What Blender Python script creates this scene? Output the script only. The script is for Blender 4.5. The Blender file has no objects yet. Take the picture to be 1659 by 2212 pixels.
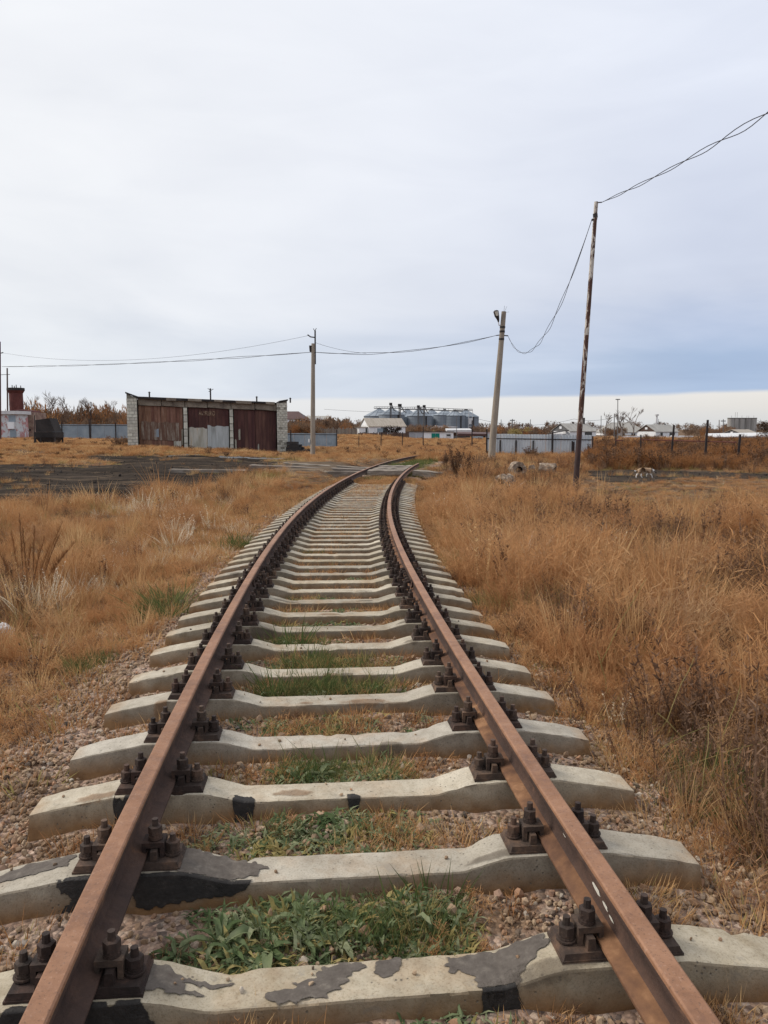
import bpy, math, random
import numpy as np
from mathutils import Vector, Matrix
random.seed(7); RNG = np.random.default_rng(7)
D = bpy.data; SC = bpy.context.scene; COL = SC.collection
R = math.radians
# ------------------------------------------------------------------ camera, sky, sun, exposure
PITCH = 6.13; CAMZ = 1.775; F = 1665.0; CX, CY = 829.5, 1106.0      # focal length and centre in units of a 1659 x 2212 picture
cam = D.objects.new('camera', D.cameras.new('camera')); COL.objects.link(cam); SC.camera = cam
cam.data.sensor_fit = 'VERTICAL'; cam.data.sensor_height = 24; cam.data.lens = 24 * F / 2212
cam.data.clip_start = 0.05; cam.data.clip_end = 6000
cam.location = (0, 0, CAMZ); cam.rotation_euler = (R(90 - PITCH), 0, 0)
SC.view_settings.view_transform = 'Standard'; SC.view_settings.look = 'None'
SC.view_settings.exposure = 0.0; SC.view_settings.gamma = 1.0; SC.view_settings.use_curve_mapping = False
SUN_EL, SUN_AZ = 43, -78                    # azimuth from +Y towards +X: the light comes from the left
sun = D.objects.new('sun', D.lights.new('sun', 'SUN')); COL.objects.link(sun)
sun.data.energy = 2.6; sun.data.angle = R(20); sun.data.color = (1.0, 0.93, 0.84)
sd = Vector((math.sin(R(SUN_AZ)) * math.cos(R(SUN_EL)), math.cos(R(SUN_AZ)) * math.cos(R(SUN_EL)), math.sin(R(SUN_EL))))
sun.rotation_euler = sd.to_track_quat('Z', 'Y').to_euler()

class NT:
    """small helper to write node trees"""
    def __init__(s, tree): s.t = tree
    def n(s, kind, ins=(), **kw):
        nd = s.t.nodes.new(kind)
        for k, v in kw.items(): setattr(nd, k, v)
        for k, v in (ins.items() if isinstance(ins, dict) else enumerate(ins)):
            if v is None: continue
            if hasattr(v, 'is_output'): s.t.links.new(v, nd.inputs[k])
            else: nd.inputs[k].default_value = v
        return nd
    def math(s, op, a, b=None, c=None, clamp=False):
        return s.n('ShaderNodeMath', [a, b, c], operation=op, use_clamp=clamp).outputs[0]
    def ramp(s, fac, stops, interp='LINEAR'):
        nd = s.n('ShaderNodeValToRGB', [fac]); cr = nd.color_ramp; cr.interpolation = interp
        while len(cr.elements) > 1: cr.elements.remove(cr.elements[-1])
        for i, (p, c) in enumerate(stops):
            e = cr.elements[0] if i == 0 else cr.elements.new(p)
            e.position = p; e.color = tuple(c)[:3] + (1,) if not isinstance(c, (int, float)) else (c, c, c, 1)
        return nd.outputs[0]
    def mix(s, f, a, b, kind='MIX'):
        nd = s.n('ShaderNodeMix', data_type='RGBA', blend_type=kind)
        for i, v in ((0, f), (6, a), (7, b)):
            if hasattr(v, 'is_output'): s.t.links.new(v, nd.inputs[i])
            else: nd.inputs[i].default_value = v if i == 0 else (tuple(v)[:3] + (1,))
        return nd.outputs[2]
    def noise(s, vec, scale, detail=4, rough=.55, dist=0):
        return s.n('ShaderNodeTexNoise', {'Vector': vec, 'Scale': scale, 'Detail': detail, 'Roughness': rough, 'Distortion': dist}).outputs[0]

def srgb(*c): return tuple((v / 255 / 12.92 if v / 255 < .04045 else ((v / 255 + .055) / 1.055) ** 2.4) for v in c)

W = D.worlds.new('World'); SC.world = W; W.use_nodes = True
wt = NT(W.node_tree); W.node_tree.nodes.clear()
sky = wt.n('ShaderNodeTexSky', sky_type='NISHITA', sun_disc=False, sun_elevation=R(SUN_EL), sun_rotation=R(SUN_AZ))
dirv = wt.n('ShaderNodeTexCoord').outputs['Generated']
sep = wt.n('ShaderNodeSeparateXYZ', [dirv])
sx, sy, sz = sep.outputs
up = wt.math('MAXIMUM', sz, 0.0)
den = wt.math('ADD', up, 0.12)
cvec = wt.n('ShaderNodeCombineXYZ', [wt.math('DIVIDE', sx, den), wt.math('DIVIDE', sy, den), 0.0]).outputs[0]
n1 = wt.noise(cvec, 0.55, 5, .5, .6)
n2 = wt.noise(wt.n('ShaderNodeCombineXYZ', [wt.math('MULTIPLY', sx, 3.2), wt.math('MULTIPLY', sy, 1.0), wt.math('MULTIPLY', sz, 13.0)]).outputs[0], 1.5, 5, .5, .8)
n3 = wt.noise(wt.n('ShaderNodeCombineXYZ', [sx, sy, wt.math('MULTIPLY', sz, 9.0)]).outputs[0], 5.0, 5, .55, .4)
wob = wt.math('MULTIPLY', wt.math('SUBTRACT', n3, .5), .010)
wob2 = wt.math('MULTIPLY', wt.math('SUBTRACT', n2, .5), .05)
sl = wt.math('MULTIPLY', sx, -.010)                                   # the lower cloud edge is a little higher to the left
el1 = wt.math('ADD', wt.math('ADD', sz, sl), wob)
el2 = wt.math('ADD', wt.math('MULTIPLY', wt.math('ADD', n1, -.5), .10), wt.math('ADD', el1, wob2))
# clear gap along the horizon below the cloud sheet
gap_r = srgb(228, 223, 217); gap_l = srgb(226, 228, 230)
away = wt.math('ADD', wt.math('MULTIPLY', sx, -math.sin(R(-60))), wt.math('MULTIPLY', sy, -math.cos(R(-60))))   # grows away from the bright side of the sky
right = wt.math('MULTIPLY_ADD', away, 1.3, 1.08, clamp=True)            # 0 far left .. 1 right
gap = wt.mix(right, gap_l, gap_r)
low = wt.ramp(el1, [(0.0, srgb(208, 210, 212)), (.022, srgb(222, 219, 215)), (.04, srgb(230, 226, 221))])
low = wt.mix(right, srgb(224, 227, 232), low)
band = wt.ramp(el2, [(0.0, srgb(160, 180, 211)), (.075, srgb(166, 185, 214)), (.11, srgb(186, 198, 222)), (.15, srgb(204, 211, 228)), (.30, srgb(214, 220, 235)), (.44, srgb(226, 231, 243)), (.70, srgb(236, 239, 246)), (1.0, srgb(242, 243, 247))])
bandl = wt.ramp(el2, [(0.0, srgb(218, 223, 232)), (.08, srgb(224, 228, 234)), (.16, srgb(231, 233, 237)), (.32, srgb(240, 241, 243)), (.5, srgb(243, 244, 246)), (1.0, srgb(243, 244, 247))])
deck = wt.mix(wt.math('MULTIPLY_ADD', away, 1.50, 1.20, clamp=True), bandl, band)
shade = wt.math('MULTIPLY_ADD', wt.math('SUBTRACT', n1, .5), .40, 1.0)
shade2 = wt.math('MULTIPLY_ADD', wt.math('SUBTRACT', n2, .5), .11, shade)
deck = wt.mix(1.0, deck, wt.n('ShaderNodeCombineXYZ', [shade2, wt.math('MULTIPLY_ADD', shade2, .93, .07), wt.math('MULTIPLY_ADD', shade2, .75, .25)]).outputs[0], 'MULTIPLY')
edge = wt.n('ShaderNodeMapRange', {0: el1, 1: .036, 2: .043, 3: 0.0, 4: 1.0}, interpolation_type='SMOOTHSTEP').outputs[0]
cloud = wt.mix(edge, low, deck)
cloud = wt.mix(wt.n('ShaderNodeMapRange', {0: sz, 1: -.02, 2: 0.0, 3: 0.0, 4: 1.0}).outputs[0], (.12, .09, .07), cloud)
bg1 = wt.n('ShaderNodeBackground', [sky.outputs[0], 0.10]); bg2 = wt.n('ShaderNodeBackground', [cloud, 1.10])
mixs = wt.n('ShaderNodeMixShader', [0.93, bg1.outputs[0], bg2.outputs[0]])
wt.n('ShaderNodeOutputWorld', [mixs.outputs[0]])

# ------------------------------------------------------------------ scene helpers
def at(px, py, Y):
    """world point at forward distance Y that the camera sees at (px, py)"""
    p = R(PITCH); u = (px - CX) / F; v = -(py - CY) / F
    d = Vector((u, math.cos(p) + v * math.sin(p), -math.sin(p) + v * math.cos(p)))
    return Vector((0, 0, CAMZ)) + d * (Y / d.y)
def on_plane(px, py, z):
    p = R(PITCH); u = (px - CX) / F; v = -(py - CY) / F
    d = Vector((u, math.cos(p) + v * math.sin(p), -math.sin(p) + v * math.cos(p)))
    return Vector((0, 0, CAMZ)) + d * ((z - CAMZ) / d.z)

def tag(o, label=None, cat=None, group=None, kind=None):
    if label: o['label'] = label
    if cat: o['category'] = cat
    if group: o['group'] = group
    if kind: o['kind'] = kind
    return o
def thing(name, label, cat, loc=(0, 0, 0), rz=0, group=None):
    o = D.objects.new(name, None); COL.objects.link(o); o.location = loc; o.rotation_euler = (0, 0, rz)
    o.empty_display_size = .2
    return tag(o, label, cat, group)
def link(name, me, parent=None, loc=None, rot=None, label=None):
    o = D.objects.new(name, me); COL.objects.link(o)
    if parent: o.parent = parent
    if loc is not None: o.location = loc
    if rot is not None: o.rotation_euler = rot
    if label: o['label'] = label
    return o
def copy_tree(o, parent=None):
    c = o.copy(); COL.objects.link(c)
    if parent: c.parent = parent
    for ch in o.children: copy_tree(ch, c)
    return c

class MB:
    """collects shapes into one mesh"""
    def __init__(s): s.v = []; s.f = []; s.m = []
    def add(s, vs, fs, mi=0):
        b = len(s.v); s.v += [tuple(p) for p in vs]; s.f += [tuple(i + b for i in f) for f in fs]; s.m += [mi] * len(fs); return s
    def hexa(s, p, mi=0):            # 8 corners: bottom 4 ccw then top 4
        return s.add(p, [(3, 2, 1, 0), (4, 5, 6, 7), (0, 1, 5, 4), (1, 2, 6, 5), (2, 3, 7, 6), (3, 0, 4, 7)], mi)
    def box(s, x0, x1, y0, y1, z0, z1, mi=0):
        return s.hexa([(x0, y0, z0), (x1, y0, z0), (x1, y1, z0), (x0, y1, z0), (x0, y0, z1), (x1, y0, z1), (x1, y1, z1), (x0, y1, z1)], mi)
    def cyl(s, c, r0, r1, z0, z1, n=12, mi=0, ph=0, caps=True):
        a = [ph + 2 * math.pi * i / n for i in range(n)]
        vs = [(c[0] + r0 * math.cos(t), c[1] + r0 * math.sin(t), z0) for t in a] + [(c[0] + r1 * math.cos(t), c[1] + r1 * math.sin(t), z1) for t in a]
        fs = [(i, (i + 1) % n, n + (i + 1) % n, n + i) for i in range(n)]
        if caps: fs += [tuple(range(n))[::-1], tuple(range(n, 2 * n))]
        return s.add(vs, fs, mi)
    def tube(s, pts, rad, n=6, mi=0, cap=True):
        pts = [Vector(p) for p in pts]; k = len(pts)
        if isinstance(rad, (int, float)): rad = [rad] * k
        vs = []; ref = None
        for i, p in enumerate(pts):
            t = (pts[min(i + 1, k - 1)] - pts[max(i - 1, 0)]).normalized()
            if ref is None: ref = t.orthogonal().normalized()
            ref = (ref - t * ref.dot(t)).normalized(); b = t.cross(ref)
            vs += [p + (ref * math.cos(2 * math.pi * j / n) + b * math.sin(2 * math.pi * j / n)) * rad[i] for j in range(n)]
        fs = [(i * n + j, i * n + (j + 1) % n, (i + 1) * n + (j + 1) % n, (i + 1) * n + j) for i in range(k - 1) for j in range(n)]
        if cap: fs += [tuple(range(n))[::-1], tuple(range((k - 1) * n, k * n))]
        return s.add(vs, fs, mi)
    def blade(s, base, tip, mid, w, side, mi=0):   # a leaf of two quads/tris, flat across 'side'
        b, t, m = Vector(base), Vector(tip), Vector(mid); sd_ = Vector(side) * w
        return s.add([b - sd_ * .5, b + sd_ * .5, m + sd_ * .45, m - sd_ * .45, t], [(0, 1, 2, 3), (3, 2, 4)], mi)
    def mesh(s, name, mats, smooth=False):
        me = D.meshes.new(name); me.from_pydata(s.v, [], s.f)
        for m in (mats if isinstance(mats, (list, tuple)) else [mats]): me.materials.append(m)
        me.polygons.foreach_set('material_index', s.m)
        if smooth: me.polygons.foreach_set('use_smooth', [True] * len(s.f))
        me.update(); return me
    def build(s, name, mats, parent=None, smooth=False, **kw): return link(name, s.mesh(name, mats, smooth), parent, **kw)

def smooth_by_angle(me, deg=40):
    for p in me.polygons: p.use_smooth = True
    me.set_sharp_from_angle(angle=R(deg))

# ------------------------------------------------------------------ materials
def base_mat(name):
    m = D.materials.new(name); m.use_nodes = True; m.node_tree.nodes.clear(); t = NT(m.node_tree)
    out = t.n('ShaderNodeOutputMaterial'); return m, t, out
def obj_vec(t, rnd=True, coord='Object'):
    v = t.n('ShaderNodeTexCoord').outputs[coord]
    if rnd:
        r = t.n('ShaderNodeObjectInfo').outputs['Random']
        v = t.n('ShaderNodeVectorMath', [v, t.n('ShaderNodeCombineXYZ', [t.math('MULTIPLY', r, 37.0), t.math('MULTIPLY', r, 91.0), t.math('MULTIPLY', r, 13.0)]).outputs[0]], operation='ADD').outputs[0]
    return v
def noisy(name, stops, scale=3.0, rough=.85, bump=.3, bscale=None, metal=0, stretch=(1, 1, 1), rnd=True, detail=6, spec=.3, hue=.0, dist=.3, bdist=.02):
    m, t, out = base_mat(name)
    v = obj_vec(t, rnd)
    vs = t.n('ShaderNodeVectorMath', [v, stretch], operation='MULTIPLY').outputs[0]
    f = t.noise(vs, scale, detail, .6, dist)
    f2 = t.noise(vs, scale * 6.3, 4, .6)
    fac = t.math('ADD', t.math('MULTIPLY', f, .75), t.math('MULTIPLY', f2, .25))
    fac = t.n('ShaderNodeMapRange', {0: fac, 1: .32, 2: .68}).outputs[0]
    c = t.ramp(fac, stops)
    if hue:
        r = t.n('ShaderNodeObjectInfo').outputs['Random']
        c = t.n('ShaderNodeHueSaturation', {'Color': c, 'Value': t.math('MULTIPLY_ADD', r, hue * 2, 1 - hue), 'Hue': t.math('MULTIPLY_ADD', r, .02, .49)}).outputs[0]
    b = t.n('ShaderNodeBsdfPrincipled', {'Base Color': c, 'Roughness': rough, 'Metallic': metal, 'Specular IOR Level': spec})
    if bump:
        bb = t.noise(v, bscale or scale * 9, 5, .65)
        t.t.links.new(t.n('ShaderNodeBump', {'Strength': bump, 'Distance': bdist, 'Height': bb}).outputs[0], b.inputs['Normal'])
    t.t.links.new(b.outputs[0], out.inputs[0]); return m
def plain(name, c, rough=.8, metal=0):
    return noisy(name, [(0, tuple(v * .8 for v in c)), (1, tuple(min(1, v * 1.15) for v in c))], 2.5, rough, .15, None, metal)

# concrete of the sleepers: light cement, pits, fine sand, earth stains low on the flanks
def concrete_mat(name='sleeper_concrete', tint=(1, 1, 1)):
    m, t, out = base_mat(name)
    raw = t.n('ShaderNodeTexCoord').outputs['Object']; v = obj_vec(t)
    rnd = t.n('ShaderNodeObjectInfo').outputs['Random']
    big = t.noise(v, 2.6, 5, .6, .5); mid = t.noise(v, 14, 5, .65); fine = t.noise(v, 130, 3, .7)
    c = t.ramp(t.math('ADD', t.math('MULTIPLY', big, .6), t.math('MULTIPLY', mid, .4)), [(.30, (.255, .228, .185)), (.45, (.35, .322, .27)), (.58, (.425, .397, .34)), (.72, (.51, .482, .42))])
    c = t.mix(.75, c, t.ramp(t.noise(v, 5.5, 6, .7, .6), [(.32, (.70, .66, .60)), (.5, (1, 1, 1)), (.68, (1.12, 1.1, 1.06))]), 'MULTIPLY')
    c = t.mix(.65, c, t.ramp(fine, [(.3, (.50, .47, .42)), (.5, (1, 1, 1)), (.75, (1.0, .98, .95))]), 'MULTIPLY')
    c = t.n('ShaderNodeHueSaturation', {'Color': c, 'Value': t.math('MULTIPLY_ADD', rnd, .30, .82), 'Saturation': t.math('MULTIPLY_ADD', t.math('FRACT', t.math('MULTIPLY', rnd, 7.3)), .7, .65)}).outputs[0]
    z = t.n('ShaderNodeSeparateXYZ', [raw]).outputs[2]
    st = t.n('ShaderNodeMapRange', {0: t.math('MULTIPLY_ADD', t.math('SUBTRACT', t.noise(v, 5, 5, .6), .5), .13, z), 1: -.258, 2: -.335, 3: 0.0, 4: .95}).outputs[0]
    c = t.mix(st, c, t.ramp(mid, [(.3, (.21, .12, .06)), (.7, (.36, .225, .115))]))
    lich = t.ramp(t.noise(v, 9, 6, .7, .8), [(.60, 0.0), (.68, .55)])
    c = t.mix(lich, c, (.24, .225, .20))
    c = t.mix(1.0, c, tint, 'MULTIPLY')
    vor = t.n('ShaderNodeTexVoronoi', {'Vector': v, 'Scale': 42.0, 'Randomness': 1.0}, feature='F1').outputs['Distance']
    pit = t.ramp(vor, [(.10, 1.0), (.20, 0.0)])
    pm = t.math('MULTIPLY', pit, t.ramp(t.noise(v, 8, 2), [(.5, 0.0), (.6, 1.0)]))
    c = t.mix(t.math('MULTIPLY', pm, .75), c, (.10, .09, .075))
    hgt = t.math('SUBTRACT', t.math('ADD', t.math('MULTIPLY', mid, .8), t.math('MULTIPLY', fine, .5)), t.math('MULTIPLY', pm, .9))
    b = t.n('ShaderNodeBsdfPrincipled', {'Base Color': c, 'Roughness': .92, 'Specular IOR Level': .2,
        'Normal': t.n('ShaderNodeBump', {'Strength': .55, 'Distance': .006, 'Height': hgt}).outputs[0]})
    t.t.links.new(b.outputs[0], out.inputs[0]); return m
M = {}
M['concrete'] = concrete_mat('sleeper_concrete', (1.05, 1.01, .945)); M['concrete_flank_shaded'] = concrete_mat('sleeper_concrete_flank_shaded', (.66, .60, .525))  # flank copy: browner concrete, with the shade of the side faces painted in
M['rail_top'] = noisy('rail_running_surface', [(0, (.17, .088, .056)), (.5, (.255, .133, .084)), (1, (.33, .185, .125))], 3, .5, .16, 90, .25, (1, 1, 1), True, 7, .5, 0, .6, .004)
m, t, out = base_mat('rail_running_surface')
v = obj_vec(t, True); vs = t.n('ShaderNodeVectorMath', [v, (1, 1, 1)], operation='MULTIPLY').outputs[0]
c = t.ramp(t.math('ADD', t.math('MULTIPLY', t.noise(v, 2.2, 6, .65, .6), .6), t.math('MULTIPLY', t.noise(v, 16, 5, .7), .4)), [(.32, (.14, .068, .040)), (.46, (.235, .116, .062)), (.58, (.30, .155, .086)), (.72, (.38, .212, .128))])
c = t.mix(t.ramp(t.noise(v, 75, 3, .7), [(.60, 0.0), (.72, .55)]), c, (.40, .25, .18)); c = t.mix(t.ramp(t.noise(v, 110, 3, .75), [(.32, .6), (.42, 0.0)]), c, (.065, .034, .024))
c = t.mix(t.ramp(t.noise(v, 26, 6, .8), [(.70, 0.0), (.74, .9)]), c, (.52, .37, .25))
b = t.n('ShaderNodeBsdfPrincipled', {'Base Color': c, 'Roughness': t.ramp(t.noise(v, 30, 4), [(.3, .48), (.7, .72)]), 'Metallic': .1, 'Specular IOR Level': .4, 'Normal': t.n('ShaderNodeBump', {'Strength': .35, 'Distance': .003, 'Height': t.noise(v, 120, 4, .75)}).outputs[0]})
t.t.links.new(b.outputs[0], out.inputs[0]); M['rail_top'] = m
M['rail_foot'] = noisy('rail_foot_orange_rust', [(0, (.06, .032, .022)), (.4, (.125, .062, .035)), (.7, (.20, .10, .05)), (1, (.34, .185, .095))], 3.4, .85, .45, 60, .05, (1, 1, 1.6), True, 8, .3, 0, .8, .006)
M['rail_side'] = noisy('rail_web_rust', [(0, (.036, .023, .019)), (.45, (.065, .039, .030)), (.8, (.098, .056, .040)), (1, (.19, .095, .050))], 3.4, .85, .6, 55, .05, (1, 1, 1.6), True, 8, .3, 0, .8, .008)
M['iron'] = noisy('fastening_iron', [(0, (.022, .016, .013)), (.5, (.055, .036, .028)), (1, (.135, .078, .052))], 9, .78, .6, 110, .1, (1, 1, 1), True, 6, .35, .38, .3, .005)
M['tar'] = noisy('black_tar', [(0, (.008, .008, .008)), (1, (.035, .032, .03))], 22, .45, .7, 120, 0, bdist=.006)
M['bitumen'] = noisy('grey_bitumen', [(0, (.075, .062, .052)), (.6, (.120, .103, .088)), (1, (.20, .175, .145))], 12, .85, .5, 140, 0, bdist=.004)
M['white_drip'] = noisy('white_paint_drip', [(0, (.5, .47, .4)), (1, (.75, .72, .63))], 20, .7, .3)
def skin_mat(name, stops, scale, rough, thin=.34, nmix=.5, bump=.6, most=1.0):
    m, t, out = base_mat(name); v = obj_vec(t)
    cov = t.n('ShaderNodeAttribute', attribute_name='cover').outputs['Fac']
    nz = t.math('ADD', t.math('MULTIPLY', t.noise(v, scale, 5, .7), .6), t.math('MULTIPLY', t.noise(v, scale * 4, 4, .7), .4))
    f = t.n('ShaderNodeMapRange', {0: t.math('MULTIPLY_ADD', t.math('SUBTRACT', nz, .5), nmix * 2, cov), 1: thin, 2: thin + (.22 if most == 1 else .5), 3: 0.0, 4: most}, interpolation_type='SMOOTHSTEP').outputs[0]
    c = t.ramp(t.noise(v, scale * 1.7, 6, .7), stops)
    b = t.n('ShaderNodeBsdfPrincipled', {'Base Color': c, 'Roughness': rough, 'Specular IOR Level': .3, 'Normal': t.n('ShaderNodeBump', {'Strength': bump, 'Distance': .008, 'Height': t.math('ADD', t.noise(v, 70, 4, .7), f)}).outputs[0]})
    t.t.links.new(t.n('ShaderNodeMixShader', [f, t.n('ShaderNodeBsdfTransparent').outputs[0], b.outputs[0]]).outputs[0], out.inputs[0]); return m
M['tar_skin'] = skin_mat('tar_skin', [(.3, (.010, .009, .008)), (.6, (.028, .024, .021)), (.8, (.07, .06, .05))], 16, .65, .38, .75)
M['tar_splash'] = skin_mat('tar_splash', [(.3, (.010, .009, .008)), (.7, (.04, .034, .03))], 18, .6, .50, 1.1)
M['bitumen_skin'] = skin_mat('bitumen_skin', [(.3, (.075, .062, .052)), (.55, (.115, .098, .083)), (.75, (.19, .165, .135))], 15, .95, .38, .66, .4)
M['rust_stain'] = skin_mat('rust_stain', [(.3, (.17, .085, .04)), (.7, (.30, .17, .085))], 11, .95, .52, .62, .1, .45)
M['dirt_stain'] = skin_mat('dirt_stain', [(.3, (.10, .078, .058)), (.7, (.17, .135, .10))], 9, .95, .50, .62, .1, .45)
M['wood_grey'] = noisy('weathered_timber', [(0, (.11, .09, .07)), (.5, (.22, .185, .15)), (1, (.35, .31, .26))], 3, .9, .5, 30, 0, (1, 1, 6), True, 6, .2, .2)
M['pole_concrete'] = noisy('pole_concrete', [(0, (.20, .165, .13)), (.5, (.29, .245, .195)), (1, (.38, .33, .27))], 1.2, .9, .3, 30, 0, (3, 3, .6))
M['dark_metal'] = noisy('dark_metal', [(0, (.018, .015, .014)), (1, (.05, .04, .036))], 3, .6, .2)
M['black_post'] = noisy('blackened_steel_post', [(0, (.014, .011, .011)), (1, (.04, .028, .025))], 3, .7, .2)
M['wire'] = plain('wire_insulation', (.035, .035, .04), .7)
def blades_mat(name, stops, patch, psc=.35, transl=.35, rough=.8):
    """dry or green blades: colour by plant, drifting in patches over the field"""
    m, t, out = base_mat(name)
    pos = t.n('ShaderNodeNewGeometry').outputs['Position']; rnd = t.n('ShaderNodeObjectInfo').outputs['Random']
    pn = t.noise(pos, psc, 4, .6, .4); fn = t.noise(pos, 9.0, 2, .5)
    fac = t.math('ADD', t.math('MULTIPLY', rnd, .50), t.math('ADD', t.math('MULTIPLY', t.n('ShaderNodeMapRange', {0: pn, 1: .3, 2: .7}).outputs[0], .30), t.math('MULTIPLY', fn, .20)))
    c = t.ramp(fac, stops)
    c = t.mix(t.ramp(t.noise(pos, psc * 2.3, 3, .6), [(.52, 0.0), (.66, .65)]), c, patch)
    d = t.n('ShaderNodeBsdfDiffuse', {'Color': c}); tr = t.n('ShaderNodeBsdfTranslucent', {'Color': c})
    t.t.links.new(t.n('ShaderNodeMixShader', [transl, d.outputs[0], tr.outputs[0]]).outputs[0], out.inputs[0]); return m
M['dry'] = blades_mat('dry_grass_blade', [(.08, (.17, .088, .045)), (.3, (.38, .195, .085)), (.52, (.53, .30, .135)), (.74, (.65, .45, .23)), (.95, (.34, .19, .095))], (.29, .15, .075))
M['fluff'] = blades_mat('dry_weed_twig', [(.08, (.20, .095, .048)), (.32, (.40, .20, .088)), (.6, (.54, .30, .138)), (.85, (.55, .36, .19))], (.33, .195, .12), .5)
M['brown_weed'] = blades_mat('dead_weed_twig', [(.1, (.075, .045, .032)), (.5, (.155, .090, .058)), (.9, (.26, .165, .105))], (.13, .085, .06), .8, .15)
M['pale'] = blades_mat('pale_plume', [(.1, (.58, .48, .33)), (.5, (.75, .66, .50)), (.9, (.80, .74, .62))], (.66, .55, .38))
M['green'] = blades_mat('green_blade', [(.1, (.045, .072, .024)), (.4, (.085, .118, .040)), (.7, (.135, .160, .062)), (.95, (.25, .22, .10))], (.19, .155, .075), 2.5, .4)
M['olive'] = blades_mat('olive_grass_blade', [(.1, (.17, .15, .055)), (.5, (.33, .28, .11)), (.9, (.48, .39, .18))], (.36, .24, .10), .9, .4)
M['brush'] = blades_mat('brush_leaf', [(.05, (.075, .05, .037)), (.35, (.155, .10, .07)), (.65, (.235, .155, .10)), (.95, (.30, .215, .135))], (.18, .13, .095), .08, .25)
M['bank'] = blades_mat('bank_weed', [(.05, (.13, .065, .033)), (.35, (.27, .125, .055)), (.65, (.38, .185, .075)), (.95, (.40, .23, .11))], (.21, .12, .065), .12, .25)
M['twig'] = noisy('bare_twig', [(0, (.13, .11, .10)), (1, (.26, .225, .20))], 2, .9, 0)
M['leaf'] = blades_mat('weed_leaf', [(.05, (.055, .085, .032)), (.3, (.105, .145, .065)), (.55, (.19, .225, .12)), (.8, (.30, .31, .19)), (1, (.38, .29, .15))], (.125, .16, .075), 9.0, .3)

# ------------------------------------------------------------------ track axis (plan) and terrain
KS = [0, 6, 12, 18, 24, 36, 60]; KV = [.0088, .0072, .0105, .0072, .0046, .0078, .016]
S_ = np.linspace(-3, 48, 1021)
KAP = np.interp(S_, KS, KV); KAP[S_ < 0] = 0
i0 = int(np.argmin(abs(S_))); ds_ = S_[1] - S_[0]
HD = np.concatenate([[0], np.cumsum((KAP[1:] + KAP[:-1]) / 2 * ds_)]); HD = HD - HD[i0] + R(-6.8246)
XS = np.concatenate([[0], np.cumsum((np.sin(HD[1:]) + np.sin(HD[:-1])) / 2 * ds_)]); YS = np.concatenate([[0], np.cumsum((np.cos(HD[1:]) + np.cos(HD[:-1])) / 2 * ds_)])
XS = XS - XS[i0] + .15654; YS = YS - YS[i0]
def rail_z(y): return .38 - .00293 * y
def track(s):
    return float(np.interp(s, S_, XS)), float(np.interp(s, S_, YS)), float(np.interp(s, S_, HD))
def offset(x, y):
    """signed distance from the track axis, and the arc length"""
    x = np.asarray(x, float); y = np.asarray(y, float); sh = x.shape; x = x.ravel(); y = y.ravel()
    t = np.full(x.size, 1e3); s = np.zeros(x.size); st = 6
    xs, ys, hs, ss = XS[::st], YS[::st], HD[::st], S_[::st]
    for a in range(0, x.size, 40000):
        dx = x[a:a + 40000, None] - xs; dy = y[a:a + 40000, None] - ys; j = (dx * dx + dy * dy).argmin(1); k = np.arange(len(j))
        t[a:a + 40000] = dx[k, j] * np.cos(hs[j]) - dy[k, j] * np.sin(hs[j])
        al = dx[k, j] * np.sin(hs[j]) + dy[k, j] * np.cos(hs[j])
        s[a:a + 40000] = ss[j] + al
        t[a:a + 40000] = np.where(abs(al) > 1.0, np.sign(t[a:a + 40000]) * np.hypot(t[a:a + 40000], al), t[a:a + 40000])
    return t.reshape(sh), s.reshape(sh)
_ph = RNG.uniform(0, 6.28, (40, 3)); _dir = RNG.uniform(0, 6.28, 40)
def wav(x, y, wl, seed=0):
    """smooth pseudo-noise in about -1..1 with wavelength wl"""
    x = np.asarray(x, float); y = np.asarray(y, float); r = 0
    for i in range(6):
        k = (seed * 7 + i * 5) % 40; a = _dir[k]; w = 6.283 / wl * (.6 + .25 * i)
        r = r + np.sin(w * (x * math.cos(a) + y * math.sin(a)) + _ph[k, 0] + 1.3 * np.sin(w * .6 * (y * math.cos(a) - x * math.sin(a)) + _ph[k, 1])) / 6
    return r * 1.6
CP = []
for px, py, Y in [(277, 967, 50), (450, 972, 51), (621, 978, 52), (20, 948, 75), (100, 962, 55), (196, 950, 97), (60, 1000, 40), (100, 1050, 24), (675, 987, 46), (620, 967, 86), (728, 967, 85),
                  (775, 968, 80), (869, 968, 80), (1019, 968, 72), (930, 951, 150), (820, 941, 163), (870, 941, 163), (1060, 985, 50), (1160, 987, 50), (1275, 990, 48), (1330, 990, 46), (1450, 996, 45),
                  (1526, 996, 44), (1596, 1004, 40), (1300, 972, 60), (1380, 970, 60), (1450, 968, 60), (1550, 968, 60), (1650, 969, 58), (1750, 969, 58), (1450, 962, 90), (1600, 962, 90), (1395, 1034, 29.5), (1241, 1085, 20.8), (700, 1010, 30.5),
                  (950, 1000, 34), (1520, 1040, 27), (1650, 1040, 27), (300, 1000, 38), (520, 1000, 38), (1100, 1025, 31), (1080, 958, 95), (1200, 955, 105), (-150, 945, 75), (-150, 1000, 40), (1420, 944, 195), (1250, 945, 180), (700, 940, 140), (690, 938, 200)]:
    p = at(px, py, Y); CP.append((p.x, p.y, p.z))
for r in (1.5, 3, 6, 10, 15, 19):
    for a in range(-75, 76, 15): CP.append((r * math.sin(R(a)), r * math.cos(R(a)), -.13))
for r in (4, 40, 300):
    for a in range(90, 271, 30): CP.append((r * math.sin(R(a)), r * math.cos(R(a)), -.1))
for r in (260, 600, 1500, 4000):
    for a in range(-75, 76, 15): CP.append((r * math.sin(R(a)), r * math.cos(R(a)), 0.0))
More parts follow.
